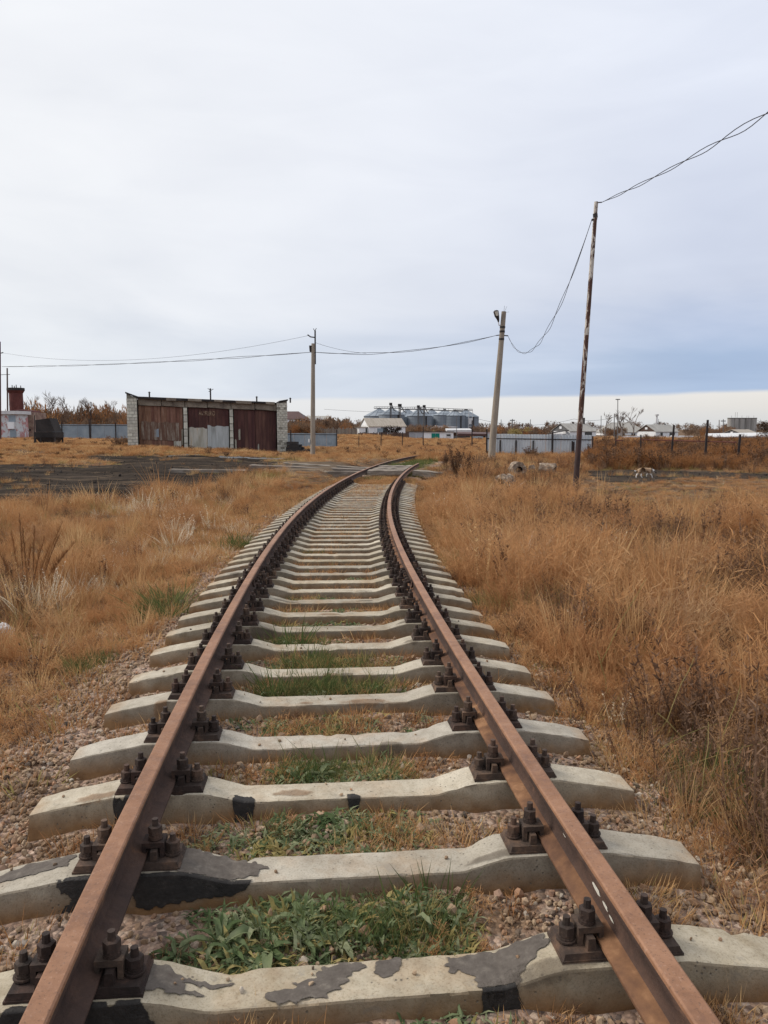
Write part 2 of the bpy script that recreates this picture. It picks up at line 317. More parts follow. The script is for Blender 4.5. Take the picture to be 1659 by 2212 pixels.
CP = np.array(CP); _cu = np.stack([np.arctan2(CP[:, 0], CP[:, 1]) * 2.2, np.log(np.hypot(CP[:, 0], CP[:, 1]))], 1)
def field_z(x, y):
    x = np.asarray(x, float); sh = x.shape; x = x.ravel(); y = np.asarray(y, float).ravel(); z = np.zeros(x.size)
    for a in range(0, x.size, 40000):
        u = np.stack([np.arctan2(x[a:a + 40000], y[a:a + 40000]) * 2.2, np.log(np.maximum(np.hypot(x[a:a + 40000], y[a:a + 40000]), .3))], 1)
        d = ((u[:, None, :] - _cu[None]) ** 2).sum(2); w = 1 / (d + .0015) ** 2
        z[a:a + 40000] = (w * CP[:, 2]).sum(1) / w.sum(1)
    return z.reshape(sh)
def smooth(a, b, v):
    t = np.clip((v - a) / (b - a), 0, 1); return t * t * (3 - 2 * t)
def ground_z(x, y):
    x = np.asarray(x, float); y = np.asarray(y, float)
    z = field_z(x, y) + .025 * wav(x, y, 2.6, 1) + .04 * wav(x, y, 7, 2) * smooth(3, 20, np.hypot(x, y))
    t, s = offset(x, y)
    zb = rail_z(y) - .320 - .055 * smooth(1.05, 1.5, abs(t)) + .012 * wav(x, y, .8, 3)
    w = 1 - smooth(1.45, 2.5, abs(t)); w = w * (1 - smooth(45.5, 47.5, s))
    return z * (1 - w) + zb * w
def gz(x, y): return float(ground_z(np.array([x]), np.array([y]))[0])
def inpoly(x, y, poly):
    x = np.asarray(x); y = np.asarray(y); r = np.zeros(x.shape, bool); n = len(poly)
    for i in range(n):
        (x0, y0), (x1, y1) = poly[i], poly[i - 1]
        with np.errstate(divide='ignore', invalid='ignore'):
            c = ((y0 > y) != (y1 > y)) & (x < (x1 - x0) * (y - y0) / (y1 - y0 + 1e-12) + x0)
        r ^= c
    return r
def on_terrain(px, py):
    z = 0.0
    for _ in range(25):
        q = on_plane(px, py, min(z, 1.2)); z = .5 * z + .5 * gz(q.x, min(q.y, 300))
    return q
def wpoly(pts, z): return [tuple(on_terrain(px, py)[:2]) for px, py in pts]
YARD = wpoly([(-500, 1008), (0, 1006), (90, 1003), (200, 1008), (285, 1004), (215, 994), (160, 990), (235, 985), (320, 981), (430, 985), (520, 988), (575, 995), (612, 1001), (606, 1012), (550, 1026), (470, 1044), (420, 1056), (330, 1070), (300, 1084), (240, 1098), (160, 1088), (0, 1086), (-500, 1100)], .05)
DIRT = wpoly([(1262, 1020), (1330, 1017), (1420, 1016), (1490, 1018), (1560, 1022), (1660, 1024), (1800, 1030), (1800, 1040), (1600, 1034), (1480, 1034), (1440, 1038), (1360, 1044), (1300, 1040)], -.08)

# ground sheet
def polar_sheet():
    ang = np.concatenate([np.linspace(-180, -62, 40)[:-1], np.linspace(-62, 62, 420), np.linspace(62, 180, 40)[1:-1]])
    rr = np.concatenate([[0.02, .5], np.geomspace(.9, 200, 230), np.geomspace(215, 5000, 24)])
    A, Rr = np.meshgrid(np.radians(ang), rr, indexing='ij'); X = Rr * np.sin(A); Y = Rr * np.cos(A)
    t, s = offset(X, Y)
    Z = ground_z(X, Y) - .03 * (1 - smooth(2.2, 2.6, abs(t)))
    na, nr = X.shape
    V = np.stack([X, Y, Z], -1).reshape(-1, 3)
    ii, jj = np.meshgrid(np.arange(na), np.arange(nr - 1), indexing='ij'); i2 = (ii + 1) % na
    Fc = np.stack([ii * nr + jj, ii * nr + jj + 1, i2 * nr + jj + 1, i2 * nr + jj], -1).reshape(-1, 4)
    me = D.meshes.new('ground'); me.from_pydata(V.tolist(), [], Fc[:, ::-1].tolist()); me.polygons.foreach_set('use_smooth', [True] * len(Fc)); me.update(); return me
gm, t, out = base_mat('field_soil')
pos = t.n('ShaderNodeNewGeometry').outputs['Position']
c = t.ramp(t.noise(pos, .5, 6, .6, .5), [(.3, (.095, .06, .038)), (.5, (.16, .10, .058)), (.7, (.235, .155, .088))])
c = t.mix(t.ramp(t.noise(pos, 3.0, 5, .65), [(.45, 0.0), (.65, .7)]), c, (.14, .10, .068))
c = t.mix(.6, c, t.ramp(t.noise(pos, 38, 4, .7), [(.3, (.45, .42, .40)), (.7, (1.25, 1.2, 1.12))]), 'MULTIPLY')
b = t.n('ShaderNodeBsdfPrincipled', {'Base Color': c, 'Roughness': .95, 'Specular IOR Level': .1, 'Normal': t.n('ShaderNodeBump', {'Strength': .8, 'Distance': .05, 'Height': t.noise(pos, 22, 5, .7)}).outputs[0]})
t.t.links.new(b.outputs[0], out.inputs[0])
gme = polar_sheet(); gme.materials.append(gm); tag(link('ground', gme), kind='structure')

def patch_sheet(name, poly, lift, step, mat, margin=.25):
    P = np.array(poly); x0, y0 = P.min(0); x1, y1 = P.max(0)
    xs = np.arange(x0, x1 + step, step); ys = np.arange(y0, y1 + step, step)
    X, Y = np.meshgrid(xs, ys, indexing='ij')
    X2 = X + margin * wav(X, Y, 1.7, 4); Y2 = Y + margin * wav(X, Y, 1.3, 5)
    inside = inpoly(X2, Y2, poly)
    Z = ground_z(X, Y) + np.where(inside, lift + .015 * wav(X, Y, .9, 6) + (.022 * wav(X * .35, Y * 1.3, 2.2, 19) + .012 * wav(X * .5, Y * 1.6, 1.1, 24) if lift < .05 else 0), -.05)
    ny = len(ys); q = []
    for i in range(len(xs) - 1):
        for j in range(ny - 1):
            if inside[i, j] or inside[i + 1, j] or inside[i, j + 1] or inside[i + 1, j + 1]: q.append((i * ny + j, (i + 1) * ny + j, (i + 1) * ny + j + 1, i * ny + j + 1))
    V = np.stack([X, Y, Z], -1).reshape(-1, 3)
    used = sorted({i for f in q for i in f}); mp = {u: k for k, u in enumerate(used)}
    me = D.meshes.new(name); me.from_pydata([tuple(V[u]) for u in used], [], [tuple(mp[i] for i in f) for f in q]); me.polygons.foreach_set('use_smooth', [True] * len(q))
    me.materials.append(mat); return tag(link(name, me), kind='structure')
def soil(name, stops, patch, stretch=(.25, 1.2, 1)):
    m, t, out = base_mat(name)
    pos = t.n('ShaderNodeNewGeometry').outputs['Position']
    pv = t.n('ShaderNodeVectorMath', [pos, stretch], operation='MULTIPLY').outputs[0]
    c = t.ramp(t.noise(pv, .9, 7, .65, .6), stops)
    c = t.mix(t.ramp(t.noise(pv, 1.7, 5, .6, .3), [(.56, 0.0), (.68, .8)]), c, patch)
    c = t.mix(.5, c, t.ramp(t.noise(pos, 26, 4, .7), [(.3, (.5, .5, .5)), (.7, (1.4, 1.4, 1.4))]), 'MULTIPLY')
    b = t.n('ShaderNodeBsdfPrincipled', {'Base Color': c, 'Roughness': 1.0, 'Specular IOR Level': .03, 'Normal': t.n('ShaderNodeBump', {'Strength': 1.0, 'Distance': .12, 'Height': t.noise(pv, 5, 7, .72)}).outputs[0]})
    t.t.links.new(b.outputs[0], out.inputs[0]); return m
M['coal'] = soil('coal_dust', [(.3, (.019, .015, .012)), (.45, (.033, .026, .021)), (.58, (.055, .043, .034)), (.72, (.10, .076, .057))], (.19, .135, .088))
M['dark_dirt'] = soil('dark_dirt', [(.3, (.03, .024, .02)), (.5, (.055, .043, .034)), (.7, (.10, .075, .055))], (.15, .11, .075))
patch_sheet('coal_yard', YARD, .035, .28, M['coal'], .5)
patch_sheet('dirt_path', DIRT, .03, .22, M['dark_dirt'], .25)
LANE = wpoly([(585, 998), (660, 999), (730, 1001), (748, 1008), (735, 1016), (650, 1019), (600, 1022), (560, 1022)], .05)
M['lane'] = soil('brown_lane_dirt', [(.3, (.09, .068, .05)), (.5, (.16, .12, .085)), (.7, (.25, .19, .135))], (.07, .055, .045))
patch_sheet('dirt_lane', LANE, .03, .25, M['lane'], .3)
wm, t, out = base_mat('puddle_water')
b = t.n('ShaderNodeBsdfPrincipled', {'Base Color': (.05, .05, .05, 1), 'Roughness': .06, 'IOR': 1.33, 'Specular IOR Level': 1.0}); t.t.links.new(b.outputs[0], out.inputs[0])
for poly in ([(255, 985), (330, 981.5), (400, 984), (440, 986), (350, 988)], [(465, 988), (520, 986.5), (560, 990), (625, 993.5), (540, 993)], [(585, 983.5), (640, 985), (655, 988.5), (600, 987)]):
    patch_sheet('puddle', wpoly(poly, .24), .075, .2, wm, .35)

# ballast bed
def ballast():
    s = np.arange(-2.5, 46, .12); tt = np.concatenate([np.linspace(-2.75, -1.4, 12), np.linspace(-1.25, 1.25, 20), np.linspace(1.4, 2.6, 11)])
    cx = np.interp(s, S_, XS); cy = np.interp(s, S_, YS); hd = np.interp(s, S_, HD)
    X = cx[:, None] + tt * np.cos(hd)[:, None]; Y = cy[:, None] - tt * np.sin(hd)[:, None]
    Z = ground_z(X, Y) + RNG.normal(0, .006, X.shape) + .012; Z[:, 0] -= .12; Z[:, -1] -= .12; Z -= .22 * smooth(15, 20, s)[:, None] * smooth(1.2, 1.5, abs(tt))[None, :]
    n = len(tt); fs = [(i * n + j, i * n + j + 1, (i + 1) * n + j + 1, (i + 1) * n + j) for i in range(len(s) - 1) for j in range(n - 1)]
    me = D.meshes.new('ballast'); me.from_pydata(np.stack([X, Y, Z], -1).reshape(-1, 3).tolist(), [], fs); me.polygons.foreach_set('use_smooth', [True] * len(fs)); return me
bm_, t, out = base_mat('ballast_gravel')
pos = t.n('ShaderNodeNewGeometry').outputs['Position']
vo = t.n('ShaderNodeTexVoronoi', {'Vector': pos, 'Scale': 38.0}, feature='F1'); cr_ = t.n('ShaderNodeSeparateColor', [vo.outputs['Color']]).outputs[0]
c = t.ramp(cr_, [(.05, (.16, .12, .10)), (.3, (.30, .20, .15)), (.6, (.40, .275, .205)), (.9, (.48, .37, .29))])
c = t.mix(t.ramp(t.noise(pos, 2.2, 5, .65), [(.48, 0.0), (.62, .8)]), c, (.24, .15, .085))
c = t.mix(t.ramp(t.noise(pos, 60, 3, .7), [(.35, .55), (.6, 0.0)]), c, (.07, .05, .04))
b = t.n('ShaderNodeBsdfPrincipled', {'Base Color': c, 'Roughness': .95, 'Specular IOR Level': .15, 'Normal': t.n('ShaderNodeBump', {'Strength': 1.0, 'Distance': .02, 'Height': vo.outputs['Distance']}, invert=True).outputs[0]})
t.t.links.new(b.outputs[0], out.inputs[0])
bme = ballast(); bme.materials.append(bm_); tag(link('ballast', bme), kind='structure')

# ------------------------------------------------------------------ scattered stuff (grass, gravel): points that carry small clumps
def scatter(name, pts, rot, sc, idx, protos, label, cat=None):
    pts = np.asarray(pts, float)
    me = D.meshes.new(name); me.vertices.add(len(pts)); me.vertices.foreach_set('co', pts.ravel())
    a = me.attributes.new('rot', 'FLOAT_VECTOR', 'POINT'); a.data.foreach_set('vector', np.asarray(rot, float).ravel())
    sc = np.asarray(sc, float); sc = np.repeat(sc[:, None], 3, 1) if sc.ndim == 1 else sc
    a = me.attributes.new('sc', 'FLOAT_VECTOR', 'POINT'); a.data.foreach_set('vector', sc.ravel())
    a = me.attributes.new('ix', 'INT', 'POINT'); a.data.foreach_set('value', np.asarray(idx, np.int32))
    coll = D.collections.new(name + '_kinds')
    for i, pm in enumerate(protos):
        o = D.objects.new('%s_kind_%02d' % (name, i), pm); coll.objects.link(o)
    o = link(name, me); tag(o, label, None, None, 'stuff')
    ng = D.node_groups.new(name, 'GeometryNodeTree'); ng.interface.new_socket('Geometry', in_out='INPUT', socket_type='NodeSocketGeometry'); ng.interface.new_socket('Geometry', in_out='OUTPUT', socket_type='NodeSocketGeometry')
    g = NT(ng); gi = g.n('NodeGroupInput'); go = g.n('NodeGroupOutput')
    ci = g.n('GeometryNodeCollectionInfo', {'Collection': coll, 'Separate Children': True, 'Reset Children': True})
    ar = g.n('GeometryNodeInputNamedAttribute', {'Name': 'rot'}, data_type='FLOAT_VECTOR'); as_ = g.n('GeometryNodeInputNamedAttribute', {'Name': 'sc'}, data_type='FLOAT_VECTOR'); ai = g.n('GeometryNodeInputNamedAttribute', {'Name': 'ix'}, data_type='INT')
    er = g.n('FunctionNodeEulerToRotation', [ar.outputs[0]])
    ip = g.n('GeometryNodeInstanceOnPoints', {'Points': gi.outputs[0], 'Instance': ci.outputs[0], 'Pick Instance': True, 'Instance Index': ai.outputs[0], 'Rotation': er.outputs[0], 'Scale': as_.outputs[0]})
    ng.links.new(ip.outputs[0], go.inputs[0])
    md = o.modifiers.new('scatter', 'NODES'); md.node_group = ng
    return o
rnd = random.uniform
def tuft(n, h, spread, lean, w, mat, seed, segs=2, curl=.6):
    random.seed(seed); mb = MB()
    for i in range(n):
        a = rnd(0, 6.283); r = spread * math.sqrt(random.random()); b = Vector((r * math.cos(a), r * math.sin(a), -.02))
        az = a + rnd(-.9, .9); l = rnd(.1, 1) * lean; hh = h * rnd(.45, 1.05)
        d = Vector((math.cos(az) * l, math.sin(az) * l, 1)).normalized()
        dr = Vector((math.cos(az), math.sin(az), 0)) * curl * rnd(-.2, 1)
        m_ = b + d * hh * .55 + dr * hh * .12; t_ = b + d * hh + dr * hh * .5
        sa = rnd(0, 3.14); mb.blade(b, t_, m_, w * rnd(.6, 1.3), (math.cos(sa), math.sin(sa), 0))
    return mb.mesh('grass_tuft', mat)
def fluffy(stems, twigs, h, w, mat, seed, wide=.8, fine=.5):
    """a dry branching weed: stems that fan out, many thin curved twigs on each"""
    random.seed(seed); mb = MB()
    for i in range(stems):
        a = rnd(0, 6.283); l = rnd(.1, 1) * wide; d = Vector((math.cos(a) * l, math.sin(a) * l, 1)).normalized(); hh = h * rnd(.6, 1)
        b = Vector((rnd(-.04, .04), rnd(-.04, .04), -.02)); sa = rnd(0, 3.14)
        mb.blade(b, b + d * hh, b + d * hh * .5, w * 1.3, (math.cos(sa), math.sin(sa), 0))
        for k in range(twigs):
            q = b + d * hh * rnd(.15, .98); az = rnd(0, 6.283); ll = hh * rnd(.15, .42) * fine * 1.6
            dd = (d * rnd(.2, .9) + Vector((math.cos(az), math.sin(az), rnd(-.2, .5)))).normalized()
            e = q + dd * ll + Vector((rnd(-1, 1), rnd(-1, 1), rnd(-.3, .6))) * ll * .3; sa = rnd(0, 3.14)
            mb.blade(q, e, q + dd * ll * .5, w * rnd(.6, 1), (math.cos(sa), math.sin(sa), rnd(-.4, .4)))
    return mb.mesh('weed_tuft', mat)
def spiky(stems, h, w, mat, seed, leaf=.05, wide=.35, per=16):
    """an upright dead weed: stalks set with small curled leaves and seed heads"""
    random.seed(seed); mb = MB()
    for i in range(stems):
        a = rnd(0, 6.283); l = rnd(.1, 1) * wide; d = Vector((math.cos(a) * l, math.sin(a) * l, 1)).normalized(); hh = h * rnd(.55, 1)
        b = Vector((rnd(-.06, .06), rnd(-.06, .06), -.02)); sa = rnd(0, 3.14)
        mb.blade(b, b + d * hh, b + d * hh * .5, w * 1.6, (math.cos(sa), math.sin(sa), 0))
        for k in range(per):
            f = rnd(.3, 1); q = b + d * hh * f; az = rnd(0, 6.283); dd = Vector((math.cos(az), math.sin(az), rnd(.2, 1.3))).normalized(); ll = leaf * rnd(.5, 1.2); sa = rnd(0, 3.14)
            mb.blade(q, q + dd * ll, q + dd * ll * .5, w * rnd(1.5, 3.2), (math.cos(sa), math.sin(sa), rnd(-.5, .5)))
    return mb.mesh('weed_stalks', mat)
def clump(n, rx, rz, leaf, mat, seed, base=.0):
    """a bushy clump: small leaf-sized faces through a ragged volume"""
    random.seed(seed); mb = MB(); cs = [(Vector((rnd(-1, 1) * rx * .75, rnd(-1, 1) * rx * .75, base + rz * rnd(.15, .8))), rnd(.25, .55)) for _ in range(9)]
    for i in range(n):
        c0, r0 = random.choice(cs); v = Vector((random.gauss(0, 1), random.gauss(0, 1), random.gauss(0, 1))).normalized() * random.random() ** .4 * r0
        p = c0 + Vector((v.x * rx, v.y * rx, v.z * rz * .8)); p.z = max(p.z, 0.0)
        dd = Vector((rnd(-1, 1), rnd(-1, 1), rnd(-.2, 1.4))).normalized(); sdv = dd.orthogonal().normalized(); l = leaf * rnd(.5, 1.3)
        mb.blade(p, p + dd * l, p + dd * l * .5, l * rnd(.25, .5), sdv)
    return mb.mesh('brush_clump', mat)

DRYP = [tuft(60, .50, .13, .55, .006, M['dry'], 11), tuft(70, .42, .16, .8, .0055, M['dry'], 12), tuft(46, .62, .10, .4, .006, M['dry'], 13), tuft(80, .30, .18, 1.1, .004, M['dry'], 14)]
DOME = [fluffy(44, 15, .46, .0042, M['fluff'], 25, 1.5, .38), fluffy(40, 15, .40, .0042, M['brown_weed'], 26, 1.5, .4)]
FLUP = [fluffy(20, 20, .48, .0042, M['fluff'], 21, .9), fluffy(24, 18, .40, .0042, M['fluff'], 22, 1.2), fluffy(14, 24, .58, .0042, M['fluff'], 23, .6)]
BRNP = [spiky(6, .75, .0045, M['brown_weed'], 31), spiky(8, .6, .0045, M['brown_weed'], 32, .045, .5), fluffy(10, 14, .5, .004, M['brown_weed'], 33)]
STEM = [spiky(5, .8, .0032, M['dry'], 35, .028, .35, 18), tuft(9, .85, .05, .5, .004, M['dry'], 36)]
PALP = [tuft(50, .48, .12, .7, .006, M['pale'], 41), spiky(7, .55, .004, M['pale'], 42, .03, .5, 12)]
GRNP = [tuft(46, .24, .11, 1.0, .006, M['green'], 51, curl=.9), tuft(40, .16, .13, 1.3, .007, M['green'], 52, curl=1.1), tuft(40, .20, .12, 1.1, .005, M['olive'], 53, curl=.8)]
OLVP = [tuft(56, .42, .13, .7, .005, M['olive'], 55), tuft(60, .28, .16, .9, .005, M['olive'], 56)]
SHRT = [tuft(44, .11, .12, 1.4, .004, M['dry'], 61), fluffy(10, 9, .10, .003, M['fluff'], 62, 1.6), fluffy(12, 9, .08, .0035, M['brown_weed'], 63, 1.8), tuft(26, .09, .10, 1.4, .006, M['olive'], 64)]
FARP = [tuft(90, .55, .45, .5, .016, M['dry'], 71), tuft(90, .45, .5, .7, .016, M['dry'], 72), fluffy(22, 14, .6, .012, M['fluff'], 73, .9), spiky(14, .7, .014, M['brown_weed'], 74, .08, .5)]
NEARP = DRYP + FLUP + BRNP + PALP + OLVP + STEM + DOME      # 0-3 dry, 4-6 fluffy, 7-9 brown, 10-11 pale, 12-13 olive

def ring(r0, r1, dens, a0=-.66, a1=.66):
    n = int(dens * (a1 - a0) * (r1 * r1 - r0 * r0) / 2); r = np.sqrt(RNG.uniform(r0 * r0, r1 * r1, n)); a = RNG.uniform(a0, a1, n)
    return np.stack([r * np.sin(a), r * np.cos(a)], 1)
def on_ground(p, sink=.01): return np.column_stack([p, ground_z(p[:, 0], p[:, 1]) - sink])
def blocked(x, y, soft=.5):
    """true where nothing grows: yard, path"""
    xx = x + soft * wav(x, y, 1.9, 8); yy = y + soft * wav(x, y, 1.5, 9)
    return inpoly(xx, yy, YARD) | inpoly(xx, yy, DIRT) | inpoly(xx, yy, LANE)
GARAGE = [tuple(at(272, 966, 50)[:2]), tuple(at(624, 977, 52)[:2]), tuple((at(624, 977, 52) + Vector((-1, 7, 0)))[:2]), tuple((at(272, 966, 50) + Vector((-1, 7, 0)))[:2])]
def near_field():
    p = np.concatenate([ring(1.2, 7, 78, -.95, .95), ring(7, 12, 50, -.75, .75), ring(12, 20, 36), ring(20, 32, 24), ring(32, 48, 13)])
    x, y = p.T; t, s = offset(x, y); r = np.hypot(x, y)
    lim_r = 1.44 + .10 * wav(x, y, 1.1, 10) + .05 * np.clip(8 - r, 0, 5) * .5; lim_l = np.where(s > 6, 1.55, 1.75) + .22 * wav(x, y, 1.4, 11) + .10 * np.clip(7 - r, 0, 5)
    lim_r = np.where(s > 22, 1.0, lim_r); lim_l = np.where(s > 20, 1.1, lim_l)
    keep = np.where(t > 0, t > lim_r, -t > lim_l) & ~blocked(x, y) & ~inpoly(x, y, GARAGE)
    crossing = (s > 27.5) & (s < 34.5) & (t < 1.6)
    keep &= ~(crossing & (t > -1.3)) & ~(crossing & (t > -8.5) & (RNG.random(len(x)) < .55)); keep &= RNG.random(len(x)) < np.clip(.72 + .55 * wav(x, y, 1.0, 31), .22, 1); p = p[keep]; x, y, t, s, r = x[keep], y[keep], t[keep], s[keep], r[keep]
    n = len(p); u = RNG.random(n); k = np.zeros(n, int)
    fl = wav(x, y, 4.2, 12); br = wav(x, y, 3.1, 13); ol = wav(x, y, 3.6, 14)
    rightside = t > 0
    pf = np.clip(.34 + .45 * fl + np.where(rightside & (r < 17), .26, 0), .04, .92)
    k = np.where(u < pf, RNG.integers(4, 7, n), RNG.integers(0, 4, n))
    u2 = RNG.random(n); pb = np.clip(.05 + .28 * np.clip(br - .15, 0, 1) + np.where(rightside & (r > 8) & (r < 34), .07, 0), 0, .5); k = np.where(u2 < pb, RNG.integers(7, 10, n), k)
    u3 = RNG.random(n); po = np.clip(.40 * np.clip(ol - .1, 0, 1) + np.where(~rightside, .08, .10), 0, .55); k = np.where(u3 < po, RNG.integers(12, 14, n), k)
    pal = np.zeros(n)
    for px, py, rad in ((465, 1150, .8), (345, 1100, .9), (215, 1265, .25), (720, 1030, .9), (420, 1200, .4), (1150, 1245, .28), (1240, 1262, .2), (70, 1310, .25)):
        q = on_plane(px, py, -.05); pal += .6 * np.exp(-((x - q.x) ** 2 + ((y - q.y) * .6) ** 2) / rad ** 2)
    k = np.where(RNG.random(n) < np.clip(pal + .012, 0, .8), RNG.integers(10, 12, n), k)
    k = np.where(RNG.random(n) < np.where(rightside, .06, .10), RNG.integers(14, 16, n), k)
    k = np.where(RNG.random(n) < np.where(rightside, .20, .07) * np.clip(1 + wav(x, y, 2.7, 33), .1, 2), 16, k); k = np.where((k == 16) & (wav(x, y, 3.3, 34) > .18), 17, k)
    hgt = np.clip(.80 + .34 * wav(x, y, 5.5, 15) + .15 * wav(x, y, 1.6, 16), .3, 1.4)
    edge = np.where(rightside, t - 1.5, -t - 1.7); hgt *= np.where(rightside & (s > 4), np.clip(.62 + edge * .75, .5, 1.12), np.clip(.42 + edge * .42, .35, 1.0)); hgt = hgt * np.clip(RNG.lognormal(0, .28, n), .45, 1.8)
    hgt = np.where(~rightside, hgt * .80, hgt * np.interp(r, [2.5, 4.5, 9, 16, 26], [1.05, 1.3, 1.3, 1.1, .95]))
    hgt = np.where((~rightside) & (r > 34), hgt * .55, hgt)
    pxs = CX + F * x / y * .994
    hgt = np.where((pxs > 1250) & (r > 19.5) & (r < 33), hgt * np.interp(r, [18.5, 20.5, 30, 33], [.8, .30, .16, .4]), hgt)
    hgt = np.where((pxs > 1050) & (pxs < 1230) & (r > 21) & (r < 33.5), hgt * .62, hgt)
    hgt = np.where((pxs > 1030) & (pxs < 1290) & (r > 36) & (r < 50), hgt * .6, hgt)
    hgt = np.where((abs(t) < 3.2) & (s > 24), hgt * .45, hgt); hgt = np.where((t < -1) & (t > -9) & (s > 26.5) & (s < 34.5), hgt * .4, hgt)
    k = np.where((pxs > 1285) & (r > 33), RNG.choice([3, 5, 7, 8, 9, 13], n), k); hgt = np.where((pxs > 1285) & (r > 33), hgt * .75, hgt)
    k = np.where((pxs > 235) & (pxs < 660) & (r > 38) & (RNG.random(n) < .6), RNG.integers(12, 14, n), k)
    k = np.where((pxs > 930) & (pxs < 1290) & (r > 24) & (RNG.random(n) < .3), RNG.integers(7, 10, n), k)
    for px, py, rad in ((1560, 1640, .55), (1480, 1560, .5), (1330, 1560, .35), (1640, 1560, .5), (1500, 1180, 1.6), (1250, 1130, 1.2)):
        q = on_plane(px, py, .05); w_ = np.exp(-((x - q.x) ** 2 + (y - q.y) ** 2) / rad ** 2); k = np.where(RNG.random(n) < .62 * w_, RNG.integers(7, 10, n), k)
    hgt = np.minimum(hgt, np.where((k >= 7) & (k < 16), np.where(rightside, 1.15, .95), 1.7))
    sc = hgt * RNG.uniform(.75, 1.2, n); wd = np.maximum(sc, .6) * RNG.uniform(.85, 1.2, n) * np.interp(r, [8, 20, 48], [1, 1.25, 1.7])
    rot = np.column_stack([RNG.normal(0, .10, n), RNG.normal(0, .10, n), RNG.uniform(0, 6.28, n)])
    return scatter('dry_grass', on_ground(p), rot, np.column_stack([wd, wd, sc]), k, NEARP, 'dry orange and straw coloured grass and weeds on both sides of the track')
near_field()
def far_field():
    p = np.concatenate([ring(44, 75, 4.2), ring(75, 175, 1.5, -.6, .6)]); x, y = p.T
    keep = ~blocked(x, y) & ~inpoly(x, y, GARAGE); p = p[keep]; x, y = p.T; n = len(p); r = np.hypot(x, y)
    k = np.where(RNG.random(n) < .22, 2, RNG.integers(0, 2, n)); k = np.where(RNG.random(n) < .05, 3, k)
    az = np.arctan2(x, y); hgt = np.where(az < -.03, .5, .85) * np.clip(.9 + .3 * wav(x, y, 12, 17), .4, 1.4); hgt = np.where((az > .27) & (r > 46) & (r < 75), hgt * 1.1, hgt)
    sc = hgt * RNG.uniform(.7, 1.2, n); wd = RNG.uniform(.9, 1.4, n) * np.interp(r, [44, 170], [1, 1.8])
    rot = np.column_stack([RNG.normal(0, .05, n), RNG.normal(0, .05, n), RNG.uniform(0, 6.28, n)])
    return scatter('far_grass', on_ground(p), rot, np.column_stack([wd, wd, sc]), k, FARP, 'golden dry grass of the far field in front of the houses')
far_field()

# ------------------------------------------------------------------ the track: sleepers with their fastenings, rails, fishplates
FRONT = [1.50, 2.09, 2.716, 3.34, 3.925, 4.56, 5.12, 5.75, 6.30, 6.82, 7.36, 7.87]
while FRONT[-1] < 23.6: FRONT.append(FRONT[-1] + .475)
FRONT = [f * .983 for f in FRONT]
SLY = [f + .09 for f in FRONT]
SL_S = [float(np.interp(y, YS[i0 - 60:], S_[i0 - 60:])) for y in SLY]
def top_z(x):
    return np.interp(abs(x), [0, .43, .57, .61, .99, 1.03, 1.24, 1.35], [-.264, -.264, -.222, -.214, -.212, -.220, -.256, -.284])
def half_top(x): return np.interp(abs(x), [0, .45, .62, .98, 1.22, 1.35], [.080, .083, .090, .092, .090, .084])
def half_bot(x): return np.interp(abs(x), [0, .45, .62, 1.2, 1.35], [.118, .122, .146, .148, .146])
def sleeper_mesh(seed):
    g = np.random.default_rng(seed); xs = np.concatenate([np.linspace(-1.35, -1.2, 7)[:-1], np.linspace(-1.2, 1.2, 83), np.linspace(1.2, 1.35, 7)[1:]])
    bites = [(g.uniform(-1.3, 1.3), g.choice([-1, 1]), g.uniform(.02, .06), g.uniform(.006, .018)) for _ in range(g.integers(2, 7))]
    V = []; nj = 0
    for i, x in enumerate(xs):
        ht, hb, tz = half_top(x), half_bot(x), float(top_z(x)); row = []
        side = [(hb, -.46), (hb * .65 + ht * .35, -.46 + (tz + .46) * .35), (hb * .3 + ht * .7, -.46 + (tz + .46) * .7), (ht + .003, tz - .008), (ht - .001, tz - .002), (ht - .007, tz), (ht * .4, tz + .001)]
        full = [(-y, z) for y, z in side] + [(y, z) for y, z in side[::-1]]
        nj = len(full)
        e = 0 if 0 < i < len(xs) - 1 else .0
        for j, (y, z) in enumerate(full):
            chip = g.random() < .035 and j in (3, 4, 5, 8, 9, 10)
            bite = sum(d_ * max(0, 1 - ((x - x_) / w_) ** 2) for x_, sg, w_, d_ in bites if sg == np.sign(y)) if j in (3, 4, 5, 8, 9, 10) else 0
            y -= np.sign(y) * bite * .7; z -= bite * .7
            V.append((x + (g.normal(0, .0010)), y + g.normal(0, .0007) - (np.sign(y) * g.uniform(.002, .007) if chip else 0), z + g.normal(0, .0006) - (g.uniform(.002, .007) if chip else 0)))
    fs = [(i * nj + j, i * nj + j + 1, (i + 1) * nj + j + 1, (i + 1) * nj + j) for i in range(len(xs) - 1) for j in range(nj - 1)]
    fs += [tuple(range(nj)), tuple(range((len(xs) - 1) * nj, len(xs) * nj))[::-1]]
    me = D.meshes.new('sleeper'); me.from_pydata(V, [], [f[::-1] for f in fs]); me.materials.append(M['concrete']); me.materials.append(M['concrete_flank_shaded'])
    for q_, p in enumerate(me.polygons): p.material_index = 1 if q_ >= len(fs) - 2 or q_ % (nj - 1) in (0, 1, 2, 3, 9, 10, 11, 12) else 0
    smooth_by_angle(me, 16); return me
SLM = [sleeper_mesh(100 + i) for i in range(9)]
hexn = lambda mb, c, r, z0, z1, ph=0: mb.cyl(c, r, r, z0, z1, 6, 0, ph)
